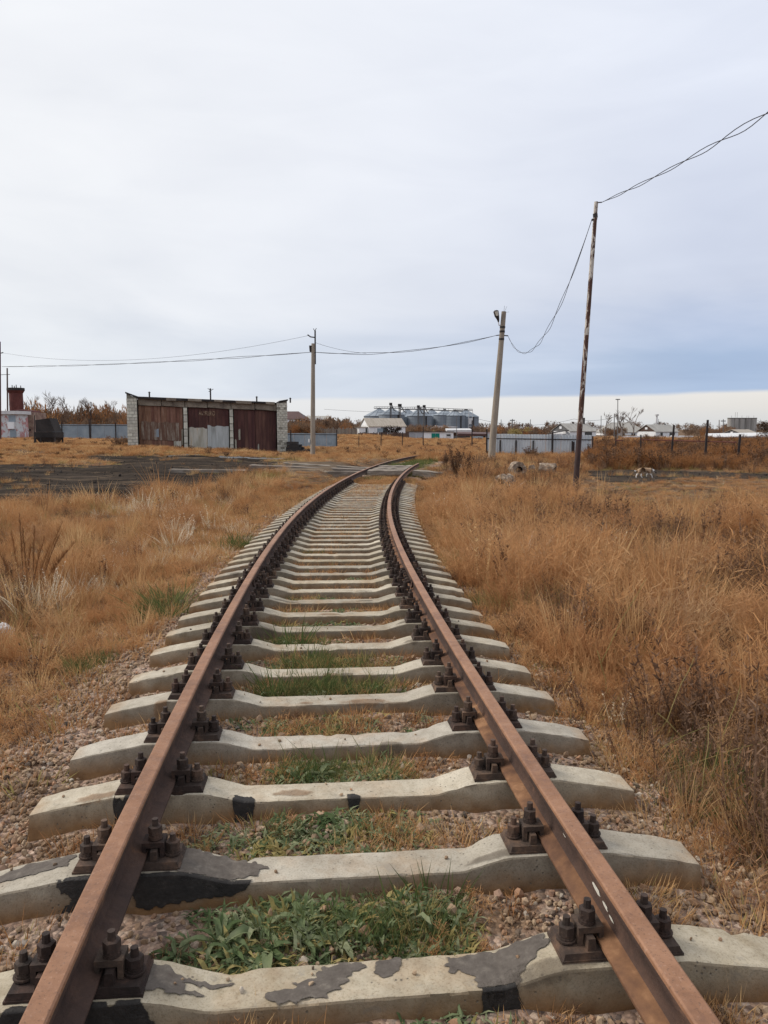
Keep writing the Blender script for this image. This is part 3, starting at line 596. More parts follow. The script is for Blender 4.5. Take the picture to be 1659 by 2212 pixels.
def baseplate_mesh():
    mb = MB(); mb.hexa([(-.185, -.070, -.204), (.185, -.070, -.204), (.185, .070, -.204), (-.185, .070, -.204), (-.179, -.066, -.186), (.179, -.066, -.186), (.179, .066, -.186), (-.179, .066, -.186)])
    mb.box(-.19, .19, -.073, .073, -.222, -.2045)
    for s in (-1, 1):
        for y0, y1 in ((-.060, -.018), (.018, .060)):
            a, b_ = sorted((s * .080, s * .108)); mb.hexa([(a, y0, -.187), (b_, y0, -.187), (b_, y1, -.187), (a, y1, -.187), (a + .003, y0 + .003, -.150), (b_ - .003, y0 + .003, -.150), (b_ - .003, y1 - .003, -.150), (a + .003, y1 - .003, -.150)])
    return mb.mesh('baseplate', M['iron'])
def clamp_mesh(s):
    mb = MB(); f = lambda a, b_, *r: mb.box(*sorted((s * a, s * b_)), *r)
    f(.048, .128, -.034, .034, -.147, -.128); f(.112, .128, -.033, .033, -.185, -.1475); f(.048, .062, -.033, .033, -.166, -.1475)
    return mb.mesh('clamp', M['iron'])
def bolt_mesh(s, x, z, wr, lean=0):
    mb = MB(); c = (s * x, 0)
    mb.cyl(c, wr, wr, z, z + .006, 14); mb.cyl(c, .0255, .0255, z + .0065, z + .012, 12); mb.cyl(c, .0235, .0235, z + .0122, z + .020, 12); hexn(mb, c, .0255, z + .0205, z + .046, .3); mb.cyl(c, .0215, .015, z + .0461, z + .049, 12); mb.cyl(c, .0125, .0115, z + .0491, z + .075, 8)
    me = mb.mesh('bolt', M['iron']); return me
BP = baseplate_mesh(); CLM = {s: clamp_mesh(s) for s in (-1, 1)}; CB = {s: bolt_mesh(s, .092, -.1278, .026) for s in (-1, 1)}; AB = {s: bolt_mesh(s, .155, -.1858, .031) for s in (-1, 1)}
ORD = ['first', 'second', 'third', 'fourth', 'fifth', 'sixth', 'seventh', 'eighth', 'ninth', 'tenth', 'eleventh', 'twelfth', 'thirteenth', 'fourteenth', 'fifteenth', 'sixteenth', 'seventeenth', 'eighteenth', 'nineteenth', 'twentieth']
def ordn(i):
    if i < 20: return ORD[i]
    return ['twenty', 'thirty', 'forty'][(i + 1) // 10 - 2] + ('-' + ORD[(i + 1) % 10 - 1] if (i + 1) % 10 else '') if (i + 1) % 10 else ['twentieth', 'thirtieth', 'fortieth'][(i + 1) // 10 - 2]
SLEEP = []
special = {1: 'concrete sleeper with two grey bitumen blots, nearest one between the rails', 2: 'concrete sleeper with black tar smeared round its left plate', 3: 'concrete sleeper with two small black tar drips on its front edge'}
for i, (s, y) in enumerate(zip(SL_S, SLY)):
    cx, cy, hd = track(s)
    lab = special.get(i, 'bare concrete sleeper, %s row up from the bottom of the photo' % ordn(max(i - 1, 0)) if i else 'concrete sleeper just below the lower edge of the view')
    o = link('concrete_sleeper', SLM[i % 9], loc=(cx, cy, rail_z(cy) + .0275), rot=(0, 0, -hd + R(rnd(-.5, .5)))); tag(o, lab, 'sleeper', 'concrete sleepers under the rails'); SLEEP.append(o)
    for sd_ in (-1, 1):
        bp = link('baseplate', BP, o, (sd_ * .7975, rnd(-.008, .008), 0), (0, 0, R(rnd(-1.5, 1.5))))
        for s2 in (-1, 1):
            link('clamp', CLM[s2], bp)
            link('clamp_bolt', CB[s2], bp, (0, rnd(-.004, .004), rnd(-.004, .003)), (0, 0, R(rnd(-4, 4))))
            ab = link('anchor_bolt', AB[s2], bp, (0, rnd(-.010, .010), rnd(-.003, .003)), (R(rnd(-1.5, 1.5)), 0, 0)); ab.scale.z = 1.0; ab.location.z += rnd(0, .004)
# tar and bitumen on some sleepers: thin irregular skins lying on the concrete
def surf(x, v):
    """a point on the sleeper: v in -1..1 across the top, v < -1 runs down the front flank"""
    ht = float(half_top(x)); tz = float(top_z(x))
    if v >= -1: return (x, v * (ht - .004), tz + .004)
    hb = float(half_bot(x)); f = min(1, (-1 - v)); return (x, -(ht + (hb - ht) * f * .95) - .006, tz - f * (tz + .46))
def skin(o, name, outline, mat, seed, label=None, soft=6, marg=.12):
    """fills an outline given in (x, v) with a fan of small quads that follow the surface"""
    g = np.random.default_rng(seed); P = np.array(outline); mx, mv = (np.ptp(P[:, 0]) * marg, np.ptp(P[:, 1]) * marg); xs = np.linspace(P[:, 0].min() - mx, P[:, 0].max() + mx, 110); vs = np.linspace(P[:, 1].min() - mv, P[:, 1].max() + mv, 80)
    X, Vv = np.meshgrid(xs, vs, indexing='ij'); dx = (xs[-1] - xs[0]) * .05; dv = (vs[-1] - vs[0]) * .06
    ins = inpoly(X + dx * (wav(X * 12 + seed, Vv * 1.3, 1.1, seed) + .5 * wav(X * 12, Vv * 1.2, .32, seed + 3)), Vv + dv * (wav(X * 12, Vv * 1.3 + seed, .9, seed + 1) + .6 * wav(X * 12 + 4, Vv * 1.2, .3, seed + 2)), outline)
    cov = ins.astype(float); n = len(vs)
    for _ in range(soft):
        c = cov.copy(); c[1:-1, 1:-1] = (cov[1:-1, 1:-1] * 2 + cov[:-2, 1:-1] + cov[2:, 1:-1] + cov[1:-1, :-2] + cov[1:-1, 2:]) / 6; cov = c
    vv = [surf(x, v) for x, v in zip(X.ravel(), Vv.ravel())]
    q = [(i * n + j, (i + 1) * n + j, (i + 1) * n + j + 1, i * n + j + 1) for i in range(len(xs) - 1) for j in range(n - 1) if max(cov[i, j], cov[i + 1, j], cov[i, j + 1], cov[i + 1, j + 1]) > .06]
    used = sorted({k for f in q for k in f}); mp = {u: k for k, u in enumerate(used)}
    me = D.meshes.new(name); me.from_pydata([vv[u] for u in used], [], [tuple(mp[k] for k in f) for f in q]); me.materials.append(mat); me.polygons.foreach_set('use_smooth', [True] * len(q))
    a_ = me.attributes.new('cover', 'FLOAT', 'POINT'); a_.data.foreach_set('value', cov.ravel()[used])
    return link(name, me, o, label=label)
s1, s2, s3 = SLEEP[1], SLEEP[2], SLEEP[3]
skin(s1, 'bitumen_patch', [(-.24, -.95), (-.10, -.85), (-.03, -.2), (-.02, .35), (.04, .5), (.03, .8), (-.06, .95), (-.13, .3), (-.20, -.1), (-.27, -.5)], M['bitumen_skin'], 3)
skin(s1, 'bitumen_patch', [(.27, .75), (.42, .9), (.60, .95), (.58, .2), (.50, -.5), (.46, -1.0), (.36, -1.0), (.33, -.3), (.27, .3)], M['bitumen_skin'], 4)
skin(s1, 'tar_drip', [(.36, -.95), (.46, -.95), (.48, -1.25), (.44, -1.4), (.36, -1.38)], M['tar_skin'], 5)
skin(s1, 'bitumen_patch', [(-.62, .8), (-.55, .7), (-.52, .3), (-.36, .22), (-.37, .08), (-.52, .05), (-.50, -.25), (-.43, -.35), (-.45, -.45), (-.62, -.5)], M['bitumen_skin'], 6)
skin(s1, 'bitumen_patch', [(.07, .95), (.14, .95), (.13, .2), (.08, -.05), (.05, .3)], M['bitumen_skin'], 7)
skin(s1, 'tar_drip', [(-1.0, -.95), (-.60, -.95), (-.57, -1.3), (-.58, -1.9), (-.75, -1.8), (-1.0, -1.9)], M['tar_skin'], 8)
skin(s1, 'bitumen_patch', [(.60, .6), (.66, .7), (.70, .3), (.62, .25)], M['bitumen_skin'], 9)
skin(s2, 'tar_smear', [(-.76, -.95), (-.55, -.93), (-.42, -.90), (-.33, -.98), (-.40, -1.16), (-.50, -1.30), (-.62, -1.38), (-.74, -1.48), (-.78, -1.2)], M['tar_skin'], 10)
skin(s2, 'tar_smear', [(-1.03, -.98), (-.92, -.90), (-.79, -.95), (-.79, -1.40), (-.90, -1.50), (-.96, -1.62), (-1.03, -1.56), (-.99, -1.3)], M['tar_splash'], 21)
skin(s2, 'bitumen_patch', [(-.62, .95), (-.44, .85), (-.34, .5), (-.30, .0), (-.36, -.6), (-.44, -.98), (-.62, -.98)], M['bitumen_skin'], 11)
skin(s2, 'bitumen_patch', [(-1.30, .2), (-1.20, .85), (-1.02, .9), (-1.02, .1), (-1.15, -.1), (-1.28, -.2)], M['bitumen_skin'], 12)
skin(s3, 'tar_drip', [(-.47, -.55), (-.40, -.5), (-.38, -1.0), (-.40, -1.5), (-.46, -1.55), (-.48, -1.0)], M['tar_skin'], 13)
skin(s3, 'tar_drip', [(.02, -.7), (.06, -.65), (.09, -1.0), (.07, -1.35), (.03, -1.2)], M['tar_skin'], 14)
skin(s3, 'tar_drip', [(-.99, -1.0), (-.92, -1.0), (-.92, -1.5), (-.94, -1.75), (-.98, -1.7)], M['tar_skin'], 15)

g_ = random.Random(12)
for k in range(1, 17):
    o = SLEEP[k]
    for _ in range(g_.randint(1, 3)):
        x = g_.choice((-1, 1)) * g_.choice((g_.uniform(.45, .62), g_.uniform(.98, 1.2), g_.uniform(.0, .4))); w = g_.uniform(.05, .16); v0 = g_.uniform(-1.5, -.5); h = g_.uniform(.4, .9)
        skin(o, 'stain', [(x - w, v0), (x - w * .6, v0 + h * .9), (x, v0 + h), (x + w * .7, v0 + h * .7), (x + w, v0 + h * .1), (x + w * .3, v0 - .15)], M[g_.choice(('rust_stain', 'dirt_stain'))], 300 + k, None, 30, .5)

PROF = [(.027, 0, 0), (.0325, -.004, 0), (.035, -.012, 0), (.035, -.031, 1), (.033, -.035, 1), (.012, -.043, 1), (.0085, -.054, 1), (.008, -.112, 1), (.015, -.125, 1), (.063, -.140, 1), (.066, -.143, 1), (.066, -.152, 1)]
def rail_mesh(side, s0, s1):
    n = max(2, int((s1 - s0) / .16)); prof = [(-x, z) for x, z, m in PROF] + [(x, z) for x, z, m in PROF[::-1]]; k = len(prof); V = []
    # order: from top left down to the foot, across, up to top right
    for s in np.linspace(s0, s1, n):
        cx, cy, hd = track(s); rx, ry = math.cos(hd), -math.sin(hd)
        for x, z in prof:
            l = side * .7975 + x; V.append((cx + l * rx, cy + l * ry, rail_z(cy) + z))
    np_ = len(PROF); mats = [0, 0, 1] + [1] * (np_ - 4)
    fs, ms = [], []
    for i in range(n - 1):
        for j in range(k):
            j2 = (j + 1) % k; fs.append((i * k + j, (i + 1) * k + j, (i + 1) * k + j2, i * k + j2))
            top = j in (0, 1) or j in (k - 2, k - 3) or j == k - 1
            foot = j in (np_ - 3, np_ - 2, np_ - 4, k - np_ + 2, k - np_ + 1, k - np_ + 3)
            ms.append(0 if top else 2 if foot and side > 0 else 1)
    fs += [tuple(range(k))[::-1], tuple(range((n - 1) * k, n * k))]; ms += [1, 1]
    me = D.meshes.new('rail'); me.from_pydata(V, [], [f[::-1] for f in fs]); me.materials.append(M['rail_top']); me.materials.append(M['rail_side']); me.materials.append(M['rail_foot']); me.polygons.foreach_set('material_index', ms); smooth_by_angle(me, 35); return me
JL, JR = 8.0, 7.85
for side, s0, s1, lab in ((-1, -1.2, JL - .005, 'rusty left rail nearest the camera, from the bottom edge to its joint'), (-1, JL + .005, 46.5, 'rusty left rail beyond the joint, curving away over the crossing'),
                          (1, -1.2, JR - .005, 'rusty right rail nearest the camera, pale drips on its inner web'), (1, JR + .005, 34.6, 'rusty right rail beyond the joint, bending to the right')):
    tag(link('rail', rail_mesh(side, s0, s1)), lab, 'rail', 'rails of the track')
for side, js, lab in ((-1, JL, 'rusty fishplate bolted to the inner side of the left rail joint'), (1, JR, 'rusty fishplate bolted to the inner side of the right rail joint')):
    t_ = thing('fishplate', lab, 'fishplate', group='fishplates at the rail joints'); mb = MB(); V = []
    inn = -side; pr = [(.0095, -.047), (.028, -.042), (.030, -.054), (.024, -.066), (.024, -.104), (.033, -.122), (.033, -.129), (.0095, -.116)]
    for s in np.linspace(js - .45, js + .45, 9):
        cx, cy, hd = track(s)
        for x, z in pr:
            l = side * .7975 + inn * x; V.append((cx + l * math.cos(hd), cy - l * math.sin(hd), rail_z(cy) + z))
    k = len(pr); mb.add(V, [(i * k + j, (i + 1) * k + j, (i + 1) * k + (j + 1) % k, i * k + (j + 1) % k) for i in range(8) for j in range(k)] + [tuple(range(k)), tuple(range(8 * k, 9 * k))[::-1]])
    mb.build('bar', M['rail_side'], t_)
    for q in (-.34, -.20, -.07, .07, .20, .34):
        cx, cy, hd = track(js + q); a = side * .7975 + inn * .026; b_ = a + inn * .034
        mb = MB(); mb.tube([(cx + a * math.cos(hd), cy - a * math.sin(hd), rail_z(cy) - .083), (cx + b_ * math.cos(hd), cy - b_ * math.sin(hd), rail_z(cy) - .083)], .021, 6); mb.build('bolt', M['iron'], t_)
# pale drips on the inner web of the right rail, rust scale on both
def web_mark(rail, side, s, z0, ln, hgt, mat, seed):
    g = np.random.default_rng(seed); pts = []
    for k in range(9):
        a = 6.283 * k / 9; ss = s + math.cos(a) * ln * g.uniform(.45, 1); zz = z0 + math.sin(a) * hgt * g.uniform(.4, 1) + .25 * hgt * math.cos(a); cx, cy, hd = track(ss); l = side * .7975 - side * (.0098 if zz > -.115 else .03)
        pts.append((cx + l * math.cos(hd), cy - l * math.sin(hd), rail_z(cy) + zz))
    MB().add(pts, [tuple(range(9)) if side > 0 else tuple(range(9))[::-1]]).build('paint_drip', mat, rail)
rails = {o['label'][:16]: o for o in COL.objects if o.name.startswith('rail')}
rr_ = [o for o in COL.objects if o.name.startswith('rail') and 'nearest' in o['label']]
rl, rr = (rr_[0], rr_[1]) if 'left' in rr_[0]['label'] else (rr_[1], rr_[0])
for k, (y, z, ln, h) in enumerate([(2.30, -.085, .035, .014), (2.22, -.095, .022, .010), (2.17, -.105, .016, .008), (2.62, -.07, .02, .012), (2.75, -.06, .02, .008)]): web_mark(rr, 1, y, z, ln * 1.5, h * .8, M['white_drip'], 60 + k)

# crossing: old timbers laid across between and beside the rails
def beam(name, p0, p1, w, h, mat, lab, cat, grp):
    p0, p1 = Vector(p0), Vector(p1); d = p1 - p0; L = d.length; o = None; mb = MB(); nseg = 8
    g = random.Random(lab); pts = []
    for i in range(nseg):
        x0, x1 = L * i / nseg, L * (i + 1) / nseg
        if i == 0: prev = [g.uniform(-.012, .012) for _ in range(4)]
        nxt = [g.uniform(-.012, .012) for _ in range(4)]
        mb.hexa([(x0, -w / 2 + prev[0], -h), (x1, -w / 2 + nxt[0], -h), (x1, w / 2 + nxt[1], -h), (x0, w / 2 + prev[1], -h), (x0, -w / 2 + prev[0], prev[2]), (x1, -w / 2 + nxt[0], nxt[2]), (x1, w / 2 + nxt[1], nxt[3]), (x0, w / 2 + prev[1], prev[3])]); prev = nxt
    o = mb.build(name, mat); o.location = p0; o.rotation_euler = (0, -math.asin(d.z / L), math.atan2(d.y, d.x)); return tag(o, lab, cat, grp)
CRS = 28.6
for k in range(6):
    s = CRS + k * .86; cx, cy, hd = track(s); z = rail_z(cy) - .03 - .02 * (k % 2)
    f = lambda l: (cx + l * math.cos(hd), cy - l * math.sin(hd), z)
    beam('crossing_plank', f(-.66), f(.66), .74, .16, M['wood_grey'], 'weathered grey crossing plank between the rails, %s from the near side' % ordn(k), 'plank', 'crossing planks between the rails')
for k, (s, l0, l1, w) in enumerate([(29.0, -8.2, -.95, .5), (30.6, -5.6, -.95, .62), (32.0, -4.6, -.95, .55)]):
    cx, cy, hd = track(s); f = lambda l: (cx + l * math.cos(hd * .3), cy - l * math.sin(hd * .3), max(gz(cx + l, cy) + .16, rail_z(cy) - .10))
    beam('crossing_beam', f(l0), f(l1), w, .22, M['wood_grey'], 'long grey beam left of the rails at the crossing, %s from the near side' % ordn(k), 'beam', 'beams beside the crossing')
cx, cy, hd = track(29.5); beam('crossing_beam', (cx + .98, cy - .1, rail_z(cy) - .06), (cx + 2.3, cy - .4, rail_z(cy) - .16), .6, .2, M['wood_grey'], 'short grey beam end just right of the right rail at the crossing', 'beam', 'beams beside the crossing')

# gravel stones
def stone(seed, mat):
    g = np.random.default_rng(seed); import bmesh
    bm = bmesh.new(); bmesh.ops.create_icosphere(bm, subdivisions=1, radius=1)
    cut = [(Vector(g.normal(0, 1, 3)).normalized(), g.uniform(.45, .8)) for _ in range(5)]; st = Vector(g.uniform(.65, 1.3, 3))
    for v in bm.verts:
        for n, d in cut:
            e = v.co.dot(n) - d
            if e > 0: v.co -= n * e
        v.co = Vector((v.co.x * st.x, v.co.y * st.y, v.co.z * st.z * .75))
    me = D.meshes.new('stone'); bm.to_mesh(me); bm.free(); me.materials.append(mat); return me
sm, t, out = base_mat('gravel_stone')
r_ = t.n('ShaderNodeObjectInfo').outputs['Random']; v = t.n('ShaderNodeTexCoord').outputs['Object']; pos = t.n('ShaderNodeNewGeometry').outputs['Position']
c = t.ramp(r_, [(0, (.075, .062, .052)), (.12, (.17, .13, .10)), (.13, (.24, .16, .105)), (.45, (.345, .245, .16)), (.7, (.44, .335, .23)), (.86, (.36, .19, .11)), (.93, (.24, .21, .185)), (1, (.60, .53, .43))])
c = t.mix(.45, c, t.ramp(t.noise(v, 2.5, 4, .7), [(.3, (.55, .5, .46)), (.65, (1.1, 1.08, 1.05))]), 'MULTIPLY')
c = t.mix(t.ramp(t.noise(pos, 2.4, 4, .6), [(.44, 0.0), (.60, .8)]), c, (.19, .122, .072))
b = t.n('ShaderNodeBsdfPrincipled', {'Base Color': c, 'Roughness': .88, 'Specular IOR Level': .25}); t.t.links.new(b.outputs[0], out.inputs[0])
STN = [stone(200 + i, sm) for i in range(9)]
def on_sleeper(x, y, pad=.0):
    m = np.zeros(x.shape, bool)
    for o in SLEEP:
        c_, s_ = math.cos(o.rotation_euler.z), math.sin(o.rotation_euler.z); dx, dy = x - o.location.x, y - o.location.y
        u = dx * c_ + dy * s_; w = -dx * s_ + dy * c_; m |= (abs(u) < 1.35 + pad) & (abs(w) < half_bot(u) + pad)
    return m
def gravel():
    out = []
    for y0, y1, n in ((1.1, 4.2, 33000), (4.2, 8.5, 25000), (8.5, 21, 15000)):
        s = RNG.uniform(y0, y1, n); tt = RNG.uniform(-2.75, 2.35, n); cx = np.interp(s, S_, XS); cy = np.interp(s, S_, YS); hd = np.interp(s, S_, HD)
        out.append(np.column_stack([cx + tt * np.cos(hd), cy - tt * np.sin(hd)]))
    p = np.concatenate(out); x, y = p.T; t, s = offset(x, y)
    dens = np.clip(1.25 - np.clip(abs(t) - 1.6, 0, 2) * .9, .05, 1) * np.where((abs(t) < 1.3), np.clip(.70 + .6 * wav(x, y, 1.3, 18), .15, 1), 1) * np.where((t < -1.9) & (s > 5), np.clip(1 - (s - 5) * .35, .1, 1), 1)
    keep = ~on_sleeper(x, y, -.004) & (RNG.random(len(x)) < dens); p = p[keep]; x, y = p.T; n = len(p); r = np.hypot(x, y)
    size = np.clip(RNG.lognormal(math.log(.0118), .36, n), .006, .034) * np.interp(r, [2, 8, 20], [1, 1.15, 1.5])
    z = ground_z(x, y) + .016 + size * RNG.uniform(-.25, .6, n)
    return scatter('gravel', np.column_stack([x, y, z]), RNG.uniform(0, 6.28, (n, 3)), size, RNG.integers(0, 9, n), STN, 'pinkish brown crushed stone ballast between and beside the sleepers')
gravel()
# a few loose stones lying on top of the sleepers
LS = []
for i in range(1, 9):
    o = SLEEP[i]
    for k in range(11 if i == 1 else 4):
        x = rnd(-.55, .55) if rnd(0, 1) < .8 else random.choice((-1, 1)) * rnd(1.05, 1.25); v_ = rnd(-.8, .8); p = surf(x, v_); q = o.matrix_basis @ Vector(p); LS.append((q.x, q.y, q.z + .002))
scatter('loose_pebbles', LS, RNG.uniform(0, 6.28, (len(LS), 3)), RNG.uniform(.006, .013, len(LS)), RNG.integers(0, 9, len(LS)), STN, 'small pebbles scattered on top of the nearest sleepers')

# low growth between the sleepers and along the ballast edge
def verge():
    P = []
    n = 8600; s = RNG.uniform(1.0, 22, n); tt = np.where(RNG.random(n) < .5, RNG.normal(1.75, .28, n), -RNG.normal(2.25, .42, n)); P.append((s, tt))
    n = 15000; s = 1.2 + 26 * RNG.random(n) ** 1.35 ; tt = RNG.uniform(-1.1, 1.1, n); P.append((s, tt))
    n = 2600; s = RNG.uniform(19.5, 28.2, n); tt = RNG.uniform(-1.6, .62, n); P.append((s, tt))
    s = np.concatenate([a for a, _ in P]); tt = np.concatenate([b for _, b in P]); cx = np.interp(s, S_, XS); cy = np.interp(s, S_, YS); hd = np.interp(s, S_, HD)
    x = cx + tt * np.cos(hd); y = cy - tt * np.sin(hd)
    m = ~on_sleeper(x, y, .01) & ~((abs(abs(tt) - .7975) < .11)) & ((abs(tt) > 1.35) | (wav(x, y, .75, 20) + .35 * wav(x, y, 2.4, 21) > .05) | (s > 19.5)); x, y, s, tt = x[m], y[m], s[m], tt[m]; n = len(x)
    k = RNG.choice(4, n, p=[.34, .36, .2, .1]); sc = RNG.uniform(.6, 1.3, n) * np.where(abs(tt) > 1.35, 1.25, 1.0) * np.interp(s, [2, 24], [.9, 1.5])
    return scatter('short_dry_grass', on_ground(np.column_stack([x, y]), -.008), np.column_stack([RNG.normal(0, .1, (n, 2)), RNG.uniform(0, 6.28, n)]), sc, k, SHRT, 'short rusty dry growth among the ballast stones')
verge()
GREEN = []   # (world x, y, radius x, radius y, count, height factor)
def bay(i, f): # mid line between sleeper i and i+1, lateral position f
    a, b_ = SLEEP[i].location, SLEEP[i + 1].location; m_ = (a + b_) / 2; hd = track((SL_S[i] + SL_S[i + 1]) / 2)[2]; return m_.x + f * math.cos(hd), m_.y - f * math.sin(hd)
for i, f, rx, n, h in [(1, -.10, .16, 24, .5), (1, .05, .14, 28, .55), (1, .25, .13, 40, .6), (1, -.42, .10, 12, .4), (1, -.28, .12, 26, .45), (2, .12, .18, 40, .42), (2, -.22, .25, 40, .38), (3, -.10, .28, 40, .4), (3, .30, .1, 14, .4), (4, .0, .3, 10, .35), (5, -.12, .22, 60, .80), (5, .25, .14, 34, .7), (5, -.40, .10, 22, .7),
                       (6, -.15, .2, 44, .75), (6, .14, .1, 12, .7), (6, .3, .1, 12, .4), (7, -.30, .12, 26, .8), (7, -.55, .06, 10, .5), (8, -.42, .1, 14, .4), (10, -.4, .12, 18, .4), (11, -.45, .1, 10, .4), (16, -.4, .3, 20, .6), (3, -.05, .3, 60, .55)]:
    x, y = bay(i, f); GREEN.append((x, y, rx, .10, n, h))
for px, py, rx, n, h in [(345, 1325, .17, 18, 1.3), (365, 1350, .12, 12, 1.0), (300, 1355, .2, 8, .8), (175, 1462, .16, 40, .7), (520, 1195, .18, 24, 1.0), (1065, 1330, .1, 12, .8)]:
    q = on_plane(px, py, -.10); GREEN.append((q.x, q.y, rx, rx * 1.2, n, h))
for px, py, rx, n, h in [(1625, 1790, .35, 22, .9), (1560, 1690, .3, 12, 1.0), (1500, 1700, .2, 6, .7)]:
    q = on_plane(px, py, -.05); GREEN.append((q.x, q.y, rx, rx, n, h))
for s, tt, rx, n, h in [(33.5, -.1, .6, 110, 1.3), (35.0, .0, .7, 120, 1.3), (36.5, .0, .7, 100, 1.3), (38.5, .0, .6, 100, 1.2), (40.5, .0, .6, 100, 1.2), (42.5, .0, .6, 90, 1.2), (44.5, .0, .6, 70, 1.1), (26.8, -.2, .5, 40, 1.0), (29.5, 1.0, .3, 30, 1.0), (31.5, 1.0, .3, 30, 1.1)]:
    cx, cy, hd = track(s); GREEN.append((cx + tt * math.cos(hd), cy - tt * math.sin(hd), rx, 1.0, n, h))
pp, ss_ = [], []
for x, y, rx, ry, n, h in GREEN:
    a = RNG.normal(0, .5, (n, 2)); pp.append(np.column_stack([x + a[:, 0] * rx, y + np.clip(a[:, 1], -1.1, 1.1) * ry])); ss_.append(h * RNG.uniform(.55, 1.2, n))
pp = np.concatenate(pp); ss_ = np.concatenate(ss_); m = ~on_sleeper(pp[:, 0], pp[:, 1], .012); pp, ss_ = pp[m], ss_[m]; n = len(pp)
scatter('green_grass', on_ground(pp), np.column_stack([RNG.normal(0, .15, (n, 2)), RNG.uniform(0, 6.28, n)]), ss_ * np.clip(RNG.lognormal(0, .25, n), .5, 1.6), RNG.choice(3, n, p=[.4, .35, .25]), GRNP, 'green grass tufts between the sleepers and in patches beside the track')

def undergrowth():
    random.seed(31); protos = []
    for q_, mt in enumerate((M['leaf'], M['leaf'], M['olive'])):
        mb = MB()
        for k in range(26):
            az = rnd(0, 6.283); b_ = Vector((rnd(-.05, .05), rnd(-.05, .05), 0)); d_ = Vector((math.cos(az), math.sin(az), rnd(.0, 1.1))).normalized(); l = rnd(.025, .075); sdv = Vector((-math.sin(az), math.cos(az), rnd(-.4, .4))); mb.blade(b_, b_ + d_ * l + Vector((0, 0, -l * .25)), b_ + d_ * l * .5, rnd(.006, .016), sdv)
        protos.append(mb.mesh('leaf_tuft', mt))
    P = []
    for i, f, rx, n in [(1, -.20, .28, 130), (1, .22, .2, 80), (2, .05, .4, 70), (2, -.25, .3, 50), (3, -.05, .4, 90), (4, .0, .5, 60), (5, -.1, .5, 110), (6, -.1, .5, 90), (7, -.3, .4, 60), (8, -.2, .5, 60), (9, .0, .5, 40), (10, -.2, .5, 40), (12, .0, .6, 40), (0, .2, .5, 40)]:
        x, y = bay(i, f); P.append(np.column_stack([x + np.clip(RNG.normal(0, .5, n), -1.4, 1.4) * rx, y + RNG.uniform(-.21, .21, n)]))
    p = np.concatenate(P); m = ~on_sleeper(p[:, 0], p[:, 1], .01); p = p[m]; n = len(p)
    return scatter('small_leaf_weeds', on_ground(p, -.015), np.column_stack([RNG.normal(0, .2, (n, 2)), RNG.uniform(0, 6.28, n)]), RNG.uniform(.6, 1.25, n), RNG.choice(3, n, p=[.4, .3, .3]), protos, 'low small-leaved weeds spreading among the stones between the sleepers')
undergrowth()

# lumps of coal and slag over the yard and the dark path, thin grass creeping in from the edges
sm2 = noisy('coal_lump', [(0, (.012, .010, .009)), (.7, (.035, .028, .024)), (1, (.11, .085, .065))], 1.0, .9, .3)
def yard_rubble():
    P = []
    for poly, n in ((YARD, 2600), (DIRT, 500)):
        A = np.array(poly); lo = np.maximum(A.min(0), (-22, 18)); hi = A.max(0); q = np.column_stack([RNG.uniform(lo[0], hi[0], n), RNG.uniform(lo[1], hi[1], n)]); m = inpoly(q[:, 0], q[:, 1], poly) & (wav(q[:, 0], q[:, 1], 3.4, 27) > .1); P.append(q[m])
    p = np.concatenate(P); n = len(p); size = np.clip(RNG.lognormal(math.log(.024), .5, n), .010, .09)
    return scatter('coal_rubble', np.column_stack([p, ground_z(p[:, 0], p[:, 1]) + .045]), RNG.uniform(0, 6.28, (n, 3)), size, RNG.integers(0, 4, n), [stone(230 + k, sm2) for k in range(4)], 'small lumps of coal and slag strewn over the dark yard')
yard_rubble()
def yard_grass():
    P = []
    for poly, n in ((YARD, 5200), (DIRT, 900)):
        A = np.array(poly); lo = np.maximum(A.min(0), (-22, 18)); hi = A.max(0); q = np.column_stack([RNG.uniform(lo[0], hi[0], n), RNG.uniform(lo[1], hi[1], n)]); m = inpoly(q[:, 0], q[:, 1], poly) & (wav(q[:, 0] * .5, q[:, 1], 4.0, 29) + .5 * wav(q[:, 0], q[:, 1], 1.3, 30) > .85); P.append(q[m])
    p = np.concatenate(P); n = len(p)
    return scatter('yard_grass', on_ground(p), np.column_stack([RNG.normal(0, .1, (n, 2)), RNG.uniform(0, 6.28, n)]), RNG.uniform(.35, .8, n), RNG.integers(0, 4, n), [DRYP[0], DRYP[1], OLVP[1], BRNP[1]], 'sparse low grass growing in patches on the dark yard')
yard_grass()

# broad-leaved weeds between the near sleepers: every leaf a part
def leaf_mesh(seed):
    g = random.Random(seed); mb = MB(); L = 1.0; n = 6; V = []
    w0 = g.uniform(.085, .125); cur = g.uniform(.35, .8); tw = g.uniform(-.25, .25)
    for i in range(n + 1):
        f = i / n; w = w0 * (math.sin(math.pi * min(1, f * .86 + .10)) ** .8) * (1 if i < n else .05)
        x = f * L; z = .52 * math.sin(f * 1.9) * cur - .34 * f * f * cur; wv = .035 * math.sin(f * 15 + seed * 2)
        V += [(x, -w, z + .07 * w / w0 + wv + tw * f * w), (x, 0, z - .02), (x, w, z + .07 * w / w0 - wv - tw * f * w)]
    mb.add(V, [(i * 3 + j, i * 3 + j + 1, i * 3 + j + 4, i * 3 + j + 3) for i in range(n) for j in (0, 1)]); return mb.mesh('leaf', M['leaf'], True)
LEAF = [leaf_mesh(i) for i in range(7)]
